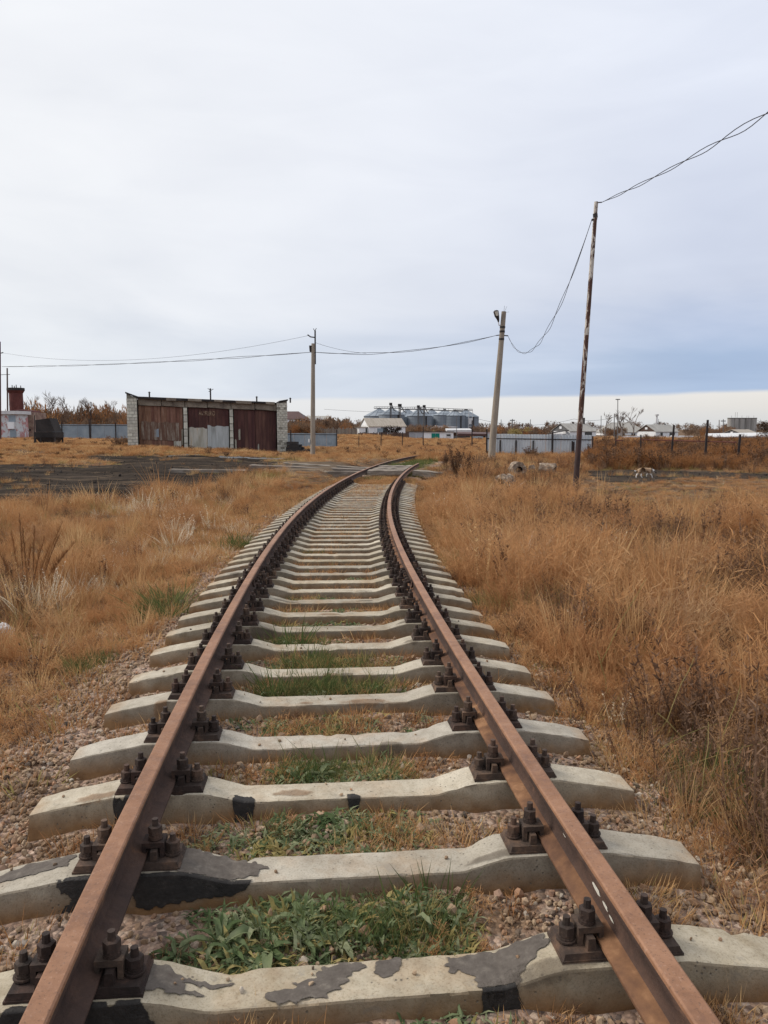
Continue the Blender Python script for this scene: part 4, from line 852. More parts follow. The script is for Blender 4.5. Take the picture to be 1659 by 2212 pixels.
WEEDS = [(1, -.56, -.09, .11, 'at the left end of the first gap, against the left plate'), (1, -.44, -.02, .15, 'left part of the first gap, second from the left plate'), (1, -.38, -.10, .13, 'in the first gap, lapping the back edge of the nearest sleeper'), (1, -.31, .04, .16, 'largest rosette of the first gap, left of its middle'),
         (1, -.27, -.09, .16, 'in the first gap just above the front bitumen blot'), (1, -.16, .09, .12, 'at the far side of the first gap, left of the middle'), (1, -.17, -.05, .14, 'left of the middle of the first gap, low rosette'), (1, -.06, -.08, .13, 'middle of the first gap, against the nearest sleeper'),
         (1, .0, .05, .12, 'middle of the first gap, further back'), (1, .10, -.06, .11, 'right of the middle of the first gap, near side'), (1, .20, .05, .13, 'right of the middle of the first gap, far side'), (1, .27, -.03, .11, 'right part of the green patch in the first gap'), (1, .34, .06, .09, 'at the right end of the green patch in the first gap'),
         (2, -.08, -.06, .10, 'pale rosette in the middle of the second gap'), (2, -.33, .02, .085, 'left part of the second gap between sleepers'), (2, .16, -.02, .08, 'right part of the second gap between sleepers'), (2, -.22, -.06, .08, 'left of the pale rosette in the second gap'),
         (3, -.30, .0, .11, 'left part of the third gap between sleepers'), (3, -.20, -.04, .13, 'third gap, left of its middle'), (3, -.10, -.03, .12, 'middle of the third gap between sleepers'), (3, .05, .02, .10, 'right of the middle of the third gap'), (3, .26, -.02, .11, 'at the right end of the third gap, by the stones'),
         (5, -.42, .0, .12, 'left end of the fifth gap between sleepers'), (5, -.22, .02, .11, 'left of the middle of the fifth gap'), (7, -.35, .0, .12, 'left end of the seventh gap between sleepers')]
for i, f, dy, L, where in WEEDS:
    x, y = bay(i, f); y += dy * .8; g = random.Random(where); z = gz(x, y) + .015
    w = thing('leafy_weed', 'broad-leaved green weed ' + where, 'weed', (x, y, z), g.uniform(0, 6), 'broad-leaved weeds between the sleepers')
    for k in range(g.randint(10, 14)):
        sc = L * g.uniform(.4, .95); l = link('leaf', g.choice(LEAF), w, (0, 0, 0), (g.uniform(-.35, .35), -g.uniform(-.30, .42) * (1 if k % 3 else .4), k * 2.399 + g.uniform(-.3, .3))); l.scale = (sc, sc, sc)

# ------------------------------------------------------------------ materials of the buildings
M['whitewash'] = noisy('whitewash', [(0, (.62, .62, .60)), (.4, (.78, .79, .79)), (1, (.85, .86, .87))], .9, .9, .2)
M['roof_beige'] = noisy('asbestos_roof_beige', [(0, (.26, .22, .175)), (.5, (.36, .315, .26)), (1, (.44, .39, .33))], .8, .9, .2, None, 0, (4, .7, .7))
M['roof_grey'] = noisy('asbestos_roof_grey', [(0, (.22, .21, .19)), (.5, (.33, .315, .285)), (1, (.42, .40, .37))], .8, .9, .2, None, 0, (4, .7, .7))
M['roof_brown'] = noisy('brown_tin_roof', [(0, (.055, .028, .026)), (1, (.105, .052, .045))], .7, .6, .1)
M['gable_grey'] = noisy('grey_boarded_gable', [(0, (.10, .10, .10)), (1, (.19, .185, .18))], 1, .9, .2, None, 0, (8, 8, .5))
M['gable_brown'] = noisy('brown_boarded_gable', [(0, (.055, .035, .03)), (1, (.13, .085, .065))], 1, .9, .2, None, 0, (8, 8, .5))
M['glass'] = noisy('dark_window_glass', [(0, (.02, .024, .028)), (1, (.05, .055, .06))], 1, .12, 0, spec=.6)
M['green_paint'] = noisy('green_gate_paint', [(0, (.0, .17, .125)), (1, (.005, .23, .17))], 2, .6, .1)
M['grey_paint'] = noisy('grey_gate_paint', [(0, (.28, .295, .32)), (1, (.42, .435, .46))], 1, .7, .1)
M['galv'] = noisy('galvanised_sheet', [(0, (.40, .44, .465)), (.5, (.51, .55, .57)), (1, (.60, .63, .64))], .35, .55, .1, None, .25)
M['silo_metal'] = noisy('silo_sheet_metal', [(0, (.15, .175, .205)), (.5, (.21, .24, .275)), (1, (.29, .325, .36))], .15, .75, .1, None, 0, (1, 1, .3))
M['fence_blue'] = noisy('blue_grey_fence_sheet', [(0, (.195, .24, .275)), (.5, (.26, .31, .35)), (1, (.32, .37, .40))], .8, .6, .1, None, .05)
M['silicate'] = noisy('silicate_brick', [(0, (.36, .345, .28)), (.5, (.52, .505, .43)), (1, (.62, .605, .53))], 5, .92, .4, hue=.14, bdist=.01)
M['mortar'] = noisy('mortar', [(0, (.18, .17, .14)), (1, (.27, .255, .21))], 4, .95, .3)
M['rust_gate'] = noisy('rusty_gate_sheet', [(0, (.085, .042, .030)), (.4, (.16, .080, .052)), (.7, (.235, .130, .088)), (1, (.36, .26, .20))], 1.0, .85, .25, 14, 0, (2.2, 2.2, .35), hue=.08)
M['maroon_gate'] = noisy('maroon_gate_sheet', [(0, (.042, .019, .018)), (.5, (.078, .034, .029)), (1, (.15, .072, .055))], 1.0, .8, .2, 14, 0, (2.2, 2.2, .35), hue=.08)
M['old_sheet'] = noisy('old_pale_sheet', [(0, (.22, .20, .155)), (.4, (.37, .35, .285)), (.7, (.48, .465, .41)), (1, (.40, .30, .18))], 1.6, .85, .25, 14, 0, (3, 3, .3))
M['worn_gate'] = noisy('worn_gate_paint', [(0, (.10, .05, .035)), (.4, (.135, .075, .052)), (.6, (.17, .12, .09)), (.8, (.27, .225, .18)), (1, (.36, .32, .27))], 2.2, .85, .25, 14, 0, (5, 5, .5))
M['old_sheet_blue'] = noisy('old_bluish_sheet', [(0, (.20, .20, .18)), (.4, (.37, .39, .38)), (.75, (.46, .48, .475)), (1, (.20, .15, .12))], 1.3, .8, .25, 14, 0, (3, 3, .3))
M['lintel'] = noisy('old_lintel_concrete', [(0, (.10, .08, .065)), (.5, (.22, .185, .145)), (1, (.33, .29, .23))], 2.0, .95, .4)
M['felt'] = noisy('roofing_felt', [(0, (.02, .018, .018)), (1, (.055, .048, .045))], 1, .9, .2)
M['old_paint'] = noisy('peeling_letter_paint', [(0, (.07, .04, .03)), (.42, (.22, .13, .085)), (.6, (.42, .31, .21)), (1, (.52, .42, .30))], 7, .8, 0)
M['pink_panel'] = noisy('peeling_pink_panel', [(0, (.42, .17, .17)), (.40, (.45, .24, .23)), (.48, (.52, .53, .53)), (1, (.62, .64, .65))], 1.1, .7, .2, dist=.8)
M['rust_tank'] = noisy('rusty_tank', [(0, (.055, .018, .016)), (.6, (.115, .036, .03)), (.86, (.15, .06, .05)), (1, (.26, .26, .24))], .7, .8, .2)
M['old_brick'] = noisy('stained_brick', [(0, (.14, .09, .07)), (.5, (.27, .18, .145)), (1, (.40, .35, .27))], 1.5, .95, .4)
M['white_cap'] = noisy('pale_slab', [(0, (.5, .5, .5)), (1, (.66, .66, .66))], 2, .8, .1)
M['rust_pole'] = None
m, t, out = base_mat('flaking_pole_paint')
v = t.n('ShaderNodeTexCoord').outputs['Object']; vs = t.n('ShaderNodeVectorMath', [v, (2.5, 2.5, .75)], operation='MULTIPLY').outputs[0]
z = t.n('ShaderNodeSeparateXYZ', [v]).outputs[2]
flk = t.math('ADD', t.noise(vs, 2.2, 7, .68, .6), t.math('MULTIPLY', t.math('SUBTRACT', t.noise(t.n('ShaderNodeCombineXYZ', [0.0, 0.0, z]).outputs[0], .75, 2, .5), .5), .55))
rustc = t.ramp(t.noise(vs, 6, 6, .6), [(.3, (.035, .016, .012)), (.55, (.085, .035, .022)), (.8, (.16, .075, .045))])
c = t.mix(t.ramp(flk, [(.50, 0.0), (.53, 1.0)]), rustc, t.ramp(t.noise(v, 9, 4), [(.3, (.40, .36, .31)), (.7, (.60, .56, .50))]))
c = t.mix(t.n('ShaderNodeMapRange', {0: z, 1: 1.70, 2: 1.78, 3: 1.0, 4: 0.0}).outputs[0], c, t.ramp(t.noise(vs, 5, 5), [(.3, (.022, .012, .011)), (.7, (.065, .034, .028))]))
b = t.n('ShaderNodeBsdfPrincipled', {'Base Color': c, 'Roughness': .8, 'Normal': t.n('ShaderNodeBump', {'Strength': .4, 'Distance': .01, 'Height': flk}).outputs[0]}); t.t.links.new(b.outputs[0], out.inputs[0]); M['rust_pole'] = m

# ------------------------------------------------------------------ the garage with three gates
gl, gr = at(278, 967, 50), at(621, 978, 52); GL = (gr - gl).xy.length; GYAW = math.atan2(gr.y - gl.y, gr.x - gl.x)
garage = thing('garage', 'long flat-roofed brick garage with three rusty gates', 'garage', gl, GYAW)
DZ = gr.z - gl.z
zb = lambda x: DZ * x / GL
TL, TR = at(278, 847, 50).z - gl.z, at(621, 863, 52).z - gl.z
zr = lambda x: (TL - .34) + (TR - .30 - TL + .34) * x / GL        # underside of the roof slab
def fx(px):                                                        # picture column on the front wall -> distance along the wall
    u = (px - CX) / F; c_, s_ = math.cos(GYAW), math.sin(GYAW); k = math.cos(R(PITCH)) * 1.0
    lo, hi = -1.0, GL + 1
    for _ in range(40):
        mid = (lo + hi) / 2; X, Y = gl.x + mid * c_, gl.y + mid * s_
        if X / Y * (1 / math.cos(R(PITCH))) * math.cos(R(PITCH)) < u * .997: lo = mid
        else: hi = mid
    return (lo + hi) / 2
DEPTH = 6.5
def wedge(x0, x1, y0, y1, b0, b1, t0, t1): # box whose bottom and top follow the slope
    return [(x0, y0, b0), (x1, y0, b1), (x1, y1, b1), (x0, y1, b0), (x0, y0, t0), (x1, y0, t1), (x1, y1, t1), (x0, y1, t0)]
pl0, pl1 = 0.0, fx(300.5); d1a, d1b = pl1 + .01, fx(397); d2a, d2b = fx(408), fx(496); d3a, d3b = fx(506), fx(598); pr0, pr1 = d3b, GL
mb = MB()
mb.hexa(wedge(.02, .36, .05, DEPTH, -.6, -.6, zr(0) - .01, zr(.4) - .01)); mb.hexa(wedge(GL - .36, GL - .02, .05, DEPTH, DZ - .6, DZ - .6, zr(GL) - .01, zr(GL) - .01)); mb.hexa(wedge(.37, GL - .37, DEPTH - .3, DEPTH - .01, -.6, DZ - .6, zr(0) - .01, zr(GL) - .01))
mb.build('wall', M['mortar'], garage)
mb = MB(); mb.hexa(wedge(pl1 * .55, GL - (GL - pr0) * .75, -.20, DEPTH + .2, zr(0), zr(GL), zr(0) + .07, zr(GL) + .07)); roof = mb.build('roof', M['felt'], garage)
ge = random.Random(8); xe = pl1 * .6
while xe < pr0 - .3:
    we = ge.uniform(.5, 1.1); x1e = min(xe + we, pr0 - .05); dz = ge.uniform(-.05, .015); MB().hexa(wedge(xe, x1e - .01, -.26 - ge.uniform(0, .04), -.203, zr(xe) - .05 + dz, zr(x1e) - .05 + dz + ge.uniform(-.02, .02), zr(xe) + .085, zr(x1e) + .085)).build('roof_edge', M['felt'] if ge.random() < .6 else M['lintel'], roof); xe = x1e
for x in (1.2, 5.2, 8.3, 10.6):
    mb = MB(); h = .75 if x == 5.2 else .28; z0 = zr(x) + .165; mb.cyl((x, 2.0), .05, .05, z0, z0 + h, 8)
    if x == 5.2: mb.tube([(x - .12, 2, z0 + h * .7), (x + .2, 2, z0 + h * .95)], .02, 5); mb.tube([(x - .18, 2, z0 + h), (x + .05, 2, z0 + h * .8)], .02, 5)
    else: mb.cyl((x, 2.0), .10, .02, z0 + h, z0 + h + .08, 8)
    mb.build('vent_pipe', M['dark_metal'], roof)
for x0, x1, h0, h1 in ((-.04, pl1 * .55 - .004, TL - .10, zr(pl1 * .5) + .10), (GL - (GL - pr0) * .75 + .004, GL + .04, zr(GL) + .10, TR - .10)):     # thin caps on the end walls, rising towards the outer corners
    mb = MB(); mb.hexa(wedge(x0, x1, -.47, DEPTH + .1, h0, h1, h0 + .10, h1 + .10)); mb.build('cap_strip', M['felt'], garage)
# lintel beams
lx = [pl1, fx(352), fx(402), fx(450), fx(501), fx(552), pr0 + .1]
for k in range(6):
    a, b_ = lx[k] + .02, lx[k + 1] - .02; dp = .02 * (k % 3)
    mb = MB(); mb.hexa(wedge(a, b_, -.05 - dp, .28, zr(a) - .46 + .03 * (k % 2), zr(b_) - .46 - .03 * (k % 2), zr(a) - .02, zr(b_) - .02)); mb.build('lintel', M['lintel'], garage)
def bricks(part_name, x0, x1, y0, y1, ztop, course, nper, bm_mats, seed, gapm=.018):
    """a pier whose every brick is a piece of its own; brick meshes are shared"""
    g = random.Random(seed); mb = MB(); z0 = zb((x0 + x1) / 2) - .35; mb.hexa(wedge(x0 + .02, x1 - .02, y0 + .02, y1, z0, z0, ztop(x0), ztop(x1))); part = mb.build(part_name, M['mortar'], garage)
    L = (x1 - x0) / nper; vs = []
    for k in range(4):
        q = MB(); j = lambda: g.uniform(-.008, .008); w = L / 2 - gapm / 2; h = course / 2 - gapm / 2
        q.hexa([(-w + j(), -.06 + j(), -h + j()), (w + j(), -.06 + j(), -h + j()), (w, .06, -h), (-w, .06, -h), (-w + j(), -.06 + j(), h + j()), (w + j(), -.06 + j(), h + j()), (w, .06, h), (-w, .06, h)]); vs.append(q.mesh('brick', bm_mats))
    zz = z0 + .3 + course / 2; row = 0
    while zz < ztop((x0 + x1) / 2) - course * .4:
        off = (L / 2 if row % 2 and nper > 1 else 0)
        for c_ in range(nper + (1 if off else 0)):
            cxp = x0 + L * (c_ + .5) - off; sc = 1.0
            if off and c_ in (0, nper): sc = .48; cxp = x0 + L * .25 if c_ == 0 else x1 - L * .25
            if g.random() < .03: continue
            b_ = link('brick', g.choice(vs), part, (cxp, y0 + .055 + g.uniform(-.012, .012), zz), (0, 0, g.uniform(-.01, .01))); b_.scale = (sc, 1, 1)
        zz += course; row += 1
    return part
ztop = lambda x: zr(x) - .03
bricks('brick_pier', pl0, pl1 - .01, -.40, .04, lambda x: TL - .115 - (TL - zr(0)) * min(1, x / (pl1 * .55)) if x < pl1 * .9 else zr(x) - .03, .20, 2, M['silicate'], 1)
bricks('brick_pier', pr0 + .01, pr1, -.40, .04, lambda x: max(zr(x) - .03, zr(GL) + .10 + (TR - .2 - zr(GL)) * min(1, max(0, (x - (GL - (GL - pr0) * .75)) / ((GL - pr0) * .75 + .04)))) if x > pr0 + .1 else zr(x) - .03, .145, 3, M['silicate'], 2)
for a, b_, sd_ in ((d1b, d2a, 3), (d2b, d3a, 4)): bricks('brick_pier', a + .02, b_ - .02, -.10, .25, lambda x: zr(x) - .47, .46, 1, M['silicate'], sd_, .05)
def gate(a, b_, mat, label, np_=6, seed=1):
    g = random.Random(seed); mid = (a + b_) / 2; leaves = []
    for x0, x1 in ((a + .02, mid - .01), (mid + .01, b_ - .02)):
        mb = MB(); mb.hexa(wedge(x0, x1, .10, .14, zb(x0) + .05, zb(x1) + .05, zr(x0) - .47, zr(x1) - .47)); lf = mb.build('gate_leaf', mat, garage, label=label); leaves.append(lf); w = (x1 - x0) / np_
        for k in range(np_):
            p0, p1 = x0 + k * w + .006, x0 + (k + 1) * w - .006; y = .075 + g.uniform(-.012, .012); mb = MB(); mb.hexa(wedge(p0, p1, y - .012, y + .02, zb(p0) + .06 + g.uniform(-.03, .04), zb(p1) + .06 + g.uniform(-.03, .04), zr(p0) - .49, zr(p1) - .49)); mb.build('plank', mat, lf)
    return leaves
gate(d1a, d1b, M['rust_gate'], 'brown rusty gate leaf with worn grey patches below', 7, 5)
g2 = gate(d2a, d2b, M['maroon_gate'], 'dark maroon gate leaf patched with pale sheets below', 6, 6)
gate(d3a, d3b, M['maroon_gate'], 'plain dark maroon gate leaf', 6, 7)
def sheet(x0, x1, top, mat, label, seed, bot=.12, y=.045, parent=None):
    g = random.Random(seed); n = 9; mb = MB(); tops = [top + g.uniform(-.05, .05) for _ in range(n + 1)]
    for k in range(n):
        a = x0 + (x1 - x0) * k / n; b_ = x0 + (x1 - x0) * (k + 1) / n; yy = y - .012 * (k % 2)
        mb.add([(a, yy, zb(a) + bot), (b_, y - .012 * ((k + 1) % 2), zb(b_) + bot), (b_, y - .012 * ((k + 1) % 2), zb(b_) + tops[k + 1]), (a, yy, zb(a) + tops[k])], [(0, 1, 2, 3)])
    return mb.build('metal_patch', mat, parent or garage, label=label)
m2 = (d2a + d2b) / 2 - .1
sheet(d2a + .03, m2, 1.45, M['old_sheet'], 'yellowish pale sheet on the lower left of the middle gate', 1); sheet(m2 + .02, d2b - .03, 1.60, M['old_sheet_blue'], 'bluish pale sheet on the lower right of the middle gate', 2, .05, .03)
for x0, x1, b0, t0, mat, lab in ((d1a + .9, d1a + 1.25, .75, 1.25, M['fence_blue'], 'bluish scrap on the left gate'), (d1b - .62, d1b - .15, .08, .55, M['old_sheet'], 'pale scrap at the foot of the left gate'), (d1a + .15, d2a - .6, .55, 1.72, M['worn_gate'], 'worn pale band on the left gate'), (d1b - .12, d1b - .03, .3, 1.3, M['old_sheet'], 'pale strip at the edge of the left gate'), (d3a + .30, d3a + .42, .75, 1.45, M['old_sheet'], 'pale flake on the right gate'), (d3a + .05, d3a + .16, .1, .75, M['old_sheet'], 'pale strip at the edge of the right gate'), (d3a + 1.55, d3a + 1.64, .08, .5, M['old_sheet'], 'pale streak low on the right gate')):
    sheet(x0, x1, t0, mat, lab, int(x0 * 10), b0, .035)
fc = D.curves.new('lettering', 'FONT'); fc.body = 'AKYBLEKQ'; fc.size = .40; fc.extrude = .004; fc.space_character = .92; fc.materials.append(M['old_paint'])
xl = fx(431); f0 = D.objects.new('letter_outline', fc); COL.objects.link(f0); lm = D.meshes.new_from_object(f0.evaluated_get(bpy.context.evaluated_depsgraph_get())); D.objects.remove(f0); lm.name = 'lettering'; fo = link('lettering', lm, garage); fo.location = (xl, .028, zb(xl) + 2.28); fo.rotation_euler = (R(90), R(1.5), 0); fo.scale = (.56, 1, 1); fo['label'] = 'faded pale letters painted on the middle gate'

# ------------------------------------------------------------------ poles and cables
def pole(name, base, top, r0, r1, mat, lab, cat='pole', grp=None, n=12, sink=.5):
    base, top = Vector(base), Vector(top); t_ = thing(name, lab, cat, base, 0, grp); d = top - base; mb = MB(); k = 9
    mb.tube([d * (i / k) - Vector((0, 0, sink if i == 0 else 0)) for i in range(k + 1)], [r0 + (r1 - r0) * i / k for i in range(k + 1)], n)
    me = mb.mesh('shaft', mat); smooth_by_angle(me, 50); link('shaft', me, t_); return t_, d
p1b, p1t = at(675.5, 990, 46), at(676.5, 742, 46)
pole1, d1 = pole('utility_pole', p1b, p1t, .155, .105, M['pole_concrete'], 'round concrete pole with a steel rod on top, just right of the garage', grp='concrete poles carrying the cable')
mb = MB(); mb.tube([d1 + Vector((.11, 0, -1.2)), d1 + Vector((.12, 0, .75))], .045, 8); mb.build('top_rod', M['dark_metal'], pole1)
mb = MB(); mb.tube([d1 + Vector((.1, 0, .35)), d1 + Vector((-.15, 0, .38)), d1 + Vector((-.32, -.05, .5))], .035, 6); mb.tube([d1 + Vector((.08, 0, .75)), d1 + Vector((.02, 0, .86))], .02, 5); mb.tube([d1 + Vector((.12, 0, .75)), d1 + Vector((.2, 0, .88))], .02, 5); mb.build('hook_bracket', M['dark_metal'], pole1)
mb = MB(); mb.cyl((d1.x - .16, d1.y), .06, .085, d1.z - .45, d1.z - .12, 8); mb.box(d1.x - .2, d1.x - .05, -.05, .05, d1.z - .5, d1.z - .42); mb.build('insulator', M['dark_metal'], pole1)
mb = MB(); mb.cyl((-.19, -.05), .055, .055, .95, 1.15, 10); mb.build('meter_cap', M['white_cap'], pole1)
p2b, p2t = at(1061, 990, 42), at(1088.5, 673, 42)
pole2, d2 = pole('utility_pole', p2b, p2t, .20, .125, M['pole_concrete'], 'leaning concrete pole with a street lamp, in front of the grey fence', grp='concrete poles carrying the cable')
mb = MB(); mb.tube([d2 + Vector((-.05, 0, -.75)), d2 + Vector((-.26, -.05, -.72)), d2 + Vector((-.30, -.06, -.5))], .03, 6); mb.build('lamp_bracket', M['white_cap'], pole2)
mb = MB(); mb.tube([d2 + Vector((-.29, -.06, -.55)), d2 + Vector((-.31, -.07, -.42)), d2 + Vector((-.38, -.08, -.24)), d2 + Vector((-.44, -.09, .0)), d2 + Vector((-.45, -.09, .05))], [.04, .07, .13, .15, .08], 10); lamp = mb.build('street_lamp', M['dark_metal'], pole2, True)
mb = MB(); mb.tube([d2 + Vector((-.375, -.17, -.24)), d2 + Vector((-.43, -.20, -.02))], [.07, .08], 8); mb.build('lens', M['pale'] if False else M['white_drip'], lamp)
for dz in (-.82, -1.05, -1.45):
    q = d2 * ((d2.z + dz) / d2.z); mb = MB(); mb.cyl((q.x, q.y), .148, .150, q.z - .05, q.z + .05, 12); mb.build('band', M['dark_metal'], pole2)
q = d2 * ((d2.z - 1.25) / d2.z); mb = MB(); mb.tube([q + Vector((.1, 0, 0)), q + Vector((.34, 0, -.02))], .03, 6); mb.tube([q + Vector((-.1, 0, .02)), q + Vector((-.3, 0, .0))], .025, 6); mb.build('cable_hook', M['dark_metal'], pole2)
mb = MB(); mb.tube([d2 + Vector((0, 0, 0)), d2 + Vector((.03, 0, .3))], .008, 4); mb.tube([d2 + Vector((.04, 0, 0)), d2 + Vector((.16, 0, .27))], .008, 4); mb.tube([d2 + Vector((.05, 0, -.05)), d2 + Vector((.28, 0, -.02))], .006, 4); mb.build('bare_wire', M['dark_metal'], pole2)
p3b, p3t = at(1240.5, 1088, 20.8), at(1288, 436, 20.8)
pole3, d3 = pole('pipe_pole', p3b, p3t, .078, .050, M['rust_pole'], 'tall leaning steel pipe pole with flaking white paint over rust')
q = d3 * ((d3.z - .42) / d3.z); mb = MB(); mb.tube([q + Vector((.05, 0, 0)), q + Vector((-.09, -.02, -.04))], .028, 6); mb.tube([d3 + Vector((.02, 0, -.02)), d3 + Vector((.15, 0, -.01))], .014, 6); mb.tube([q + Vector((0, 0, .12)), q + Vector((.01, 0, .02))], [.062, .062], 10); mb.build('cable_clamp', M['dark_metal'], pole3)
def cable(pts_ctrl, sag, rad, twist, lab, grp='overhead cables', strands=2, wob=.03):
    """two loosely twisted strands hanging between supports"""
    mb = MB(); g = random.Random(lab); ph0 = g.uniform(0, 6)
    for k in range(strands):
        pts = []
        for (a, b_), sg in zip(zip(pts_ctrl[:-1], pts_ctrl[1:]), sag):
            a, b_ = Vector(a), Vector(b_); n = 46; L = (b_ - a).length; side = (b_ - a).cross(Vector((0, 0, 1))).normalized()
            for i in range(n + 1):
                f = i / n; p = a.lerp(b_, f); p.z -= sg * 4 * f * (1 - f); th = ph0 + f * L * twist + k * 2 * math.pi / max(strands, 1); e = min(1, 6 * f, 6 * (1 - f)) * wob * (1 + .4 * math.sin(f * 9 + ph0)) if strands > 1 else 0
                pts.append(p + side * math.cos(th) * e + Vector((0, 0, 1)) * math.sin(th) * e * 1.5)
        mb.tube(pts, rad, 5)
    return tag(mb.build('overhead_cable', M['wire']), lab, 'cable', grp)
w3 = p3b + d3 + Vector((.12, 0, -.02)); w3b = p3b + d3 * ((d3.z - .42) / d3.z) + Vector((-.09, -.02, -.04)); w2r = p2b + d2 * ((d2.z - 1.27) / d2.z) + Vector((.34, 0, -.02)); w2l = p2b + d2 * ((d2.z - 1.25) / d2.z) + Vector((-.3, 0, 0)); w1 = p1b + d1 + Vector((0, -.05, -.5))
cable([w3, at(2150, -70, 9.5)], [.18], .0085, 2.3, 'twisted dark cable running from the rusty pipe pole out of the upper right corner')
cable([w2r, w3b], [1.95], .0085, 1.2, 'sagging cable between the lamp pole and the rusty pipe pole')
cable([w1, w2l], [.42], .0125, 1.0, 'cable strung between the two concrete poles', wob=.025)
L1 = at(4, 792, 66); cable([L1, w1], [.20], .0125, .7, 'long cable from the left edge to the concrete pole by the garage', wob=.025)
cable([at(4, 762, 66), p1b + d1 + Vector((-.3, 0, .45))], [1.0], .008, 0, 'upper thin wire left of the concrete pole by the garage', strands=1)
cable([p1b + d1 + Vector((.13, 0, .05)), w2l + Vector((-7, 2, -.75))], [.1], .008, 0, 'thin upper wire joining the cable right of the garage pole', strands=1)
pl_, dl = pole('wooden_pole', at(0.5, 960, 66), at(-.5, 738, 66), .10, .075, M['roof_brown'], 'dark brown pole cut by the left edge of the photo', grp='wooden poles at the left edge')
mb = MB(); mb.tube([Vector((0, 0, dl.z - .85)), Vector((.55, 0, dl.z - .95))], .03, 5); mb.tube([Vector((.5, 0, dl.z - .95)), Vector((.66, 0, dl.z - .9))], .045, 5); mb.build('cross_arm', M['dark_metal'], pl_)
pq, dq = pole('wooden_pole', at(17, 950, 105), at(15.5, 795, 105), .11, .09, M['gable_brown'], 'thin pole with a small crossbar beside the rusty stack', grp='wooden poles at the left edge')
mb = MB(); mb.tube([Vector((-.75, 0, dq.z - .9)), Vector((.75, 0, dq.z - .85))], .035, 5); mb.build('cross_arm', M['dark_metal'], pq)
FARP_ = [(986, 900, 955, 1.3, 120, 'thin pole rising in front of the silos'), (1082, 906, 932, 1.3, 190, 'slim pole on the skyline right of the leaning concrete pole'), (1106.5, 905, 930, 1.9, 210, 'lattice mast on the skyline with a stubby top'), (1129, 914, 940, 1.5, 160, 'reddish pole left of the yellow bush'), (1144, 906, 931, 1.5, 190, 'slanting pole standing above the yellow bush'),
         (1184, 912, 928, 1.3, 210, 'slanting pole left of the grey-roofed house'), (1192, 914, 928, 1.0, 230, 'faint slanting pole nearest the grey-roofed house'), (1204.5, 916, 930, 1.4, 200, 'short dark pole beside the gable of the grey-roofed house'), (1326.5, 894, 945, 1.9, 130, 'pale pole left of the tall T-topped pole'), (1334, 863, 945, 1.7, 120, 'tall thin pole with a T top by the bare trees'), (1298, 898, 938, 1.4, 150, 'whitish pole in the leftmost bare tree'),
         (1553, 907, 940, 1.7, 170, 'bare dark pole left of the cross-armed pole'), (1562, 905.5, 940, 1.8, 170, 'pole with a crossbar left of the concrete tanks'), (1540, 918, 932, .9, 260, 'tiny distant pole left of the two tank-side poles'), (1422, 905, 925, 1.0, 230, 'thin pole right of the white vent stack')]
for px, yt, yb, w, Y, lab in FARP_:
    b_, tp = at(px, yb + 10, Y), at(px + (2 if 'slant' in lab else .6), yt, Y); r = w / F * Y * .55
    o, dd = pole('distant_pole', b_, tp, r, r * .8, M['gable_brown'] if 'dark' in lab or 'red' in lab else M['gable_grey'], lab, grp='distant poles on the skyline', n=6)
    if 'T top' in lab or 'crossbar' in lab or 'stubby' in lab:
        hz = dd.z - (.05 if 'T top' in lab else .5); mb = MB(); mb.box(dd.x - r * 5, dd.x + r * 5, -r, r, hz, hz + r * 2); mb.build('cross_arm', M['gable_grey'], o)
cable([at(1019, 901, 240), at(1240, 905, 240), at(1330, 900, 240)], [2.2, .8], .04, 0, 'faint distant wire strung across the pale band of sky', strands=1)
cable([at(700, 884, 240), at(1019, 893, 260)], [.5], .035, 0, 'faint distant wire left of the silos', strands=1)

# ------------------------------------------------------------------ fences
def sheet_fence(p0, p1, h, npanel, posts, lab, grp, mat, rail_at=.76, wave=.16, post_h=None, rail=True):
    p0, p1 = Vector(p0), Vector(p1); d = p1 - p0; L = d.xy.length; t_ = thing('sheet_fence', lab, 'fence', p0, math.atan2(d.y, d.x), grp); dz = d.z
    for k in range(npanel):
        x0, x1 = L * k / npanel + .008, L * (k + 1) / npanel - .008; mb = MB(); n = max(4, int((x1 - x0) / wave) * 4); pr = []
        for i in range(n + 1):
            x = x0 + (x1 - x0) * i / n; y = .0 if i % 4 in (0, 1) else -.028; z0 = dz * x / L; pr.append((x, y, z0 - .2, z0 + h + .01 * math.sin(k * 2.1)))
        for i in range(n): a, b_ = pr[i], pr[i + 1]; mb.add([(a[0], a[1], a[2]), (b_[0], b_[1], b_[2]), (b_[0], b_[1], b_[3]), (a[0], a[1], a[3])], [(0, 1, 2, 3)])
        mb.build('sheet_panel', mat, t_)
    for x, hh in posts:
        mb = MB(); z0 = dz * x / L; mb.box(x - .045, x + .045, -.14, -.05, z0 - .4, z0 + hh); mb.build('post', M['black_post'], t_)
    if rail:
        mb = MB(); mb.hexa(wedge(0, L, -.049, -.032, h * rail_at, dz + h * rail_at, h * rail_at + .06, dz + h * rail_at + .06)); mb.build('rail_bar', M['black_post'], t_)
    return t_
fr0, fr1 = at(1049, 992, 50), at(1277, 996, 49); FL = (fr1 - fr0).xy.length; xat = lambda px: (px - 1049) / 228 * FL
sheet_fence(fr0, fr1, 1.64, 7, [(xat(1051), 1.95), (xat(1080.6), 1.25), (xat(1115), 1.25), (xat(1152), 1.25), (xat(1193.5), 1.85), (xat(1235.6), 1.25), (xat(1239), 1.2)], 'galvanised sheet fence with black posts behind the rusty pole', 'sheet fences', M['galv'], .80)
fm0, fm1 = at(612, 967, 87), at(729, 968, 86); FL2 = (fm1 - fm0).xy.length; x2 = lambda px: (px - 612) / 117 * FL2
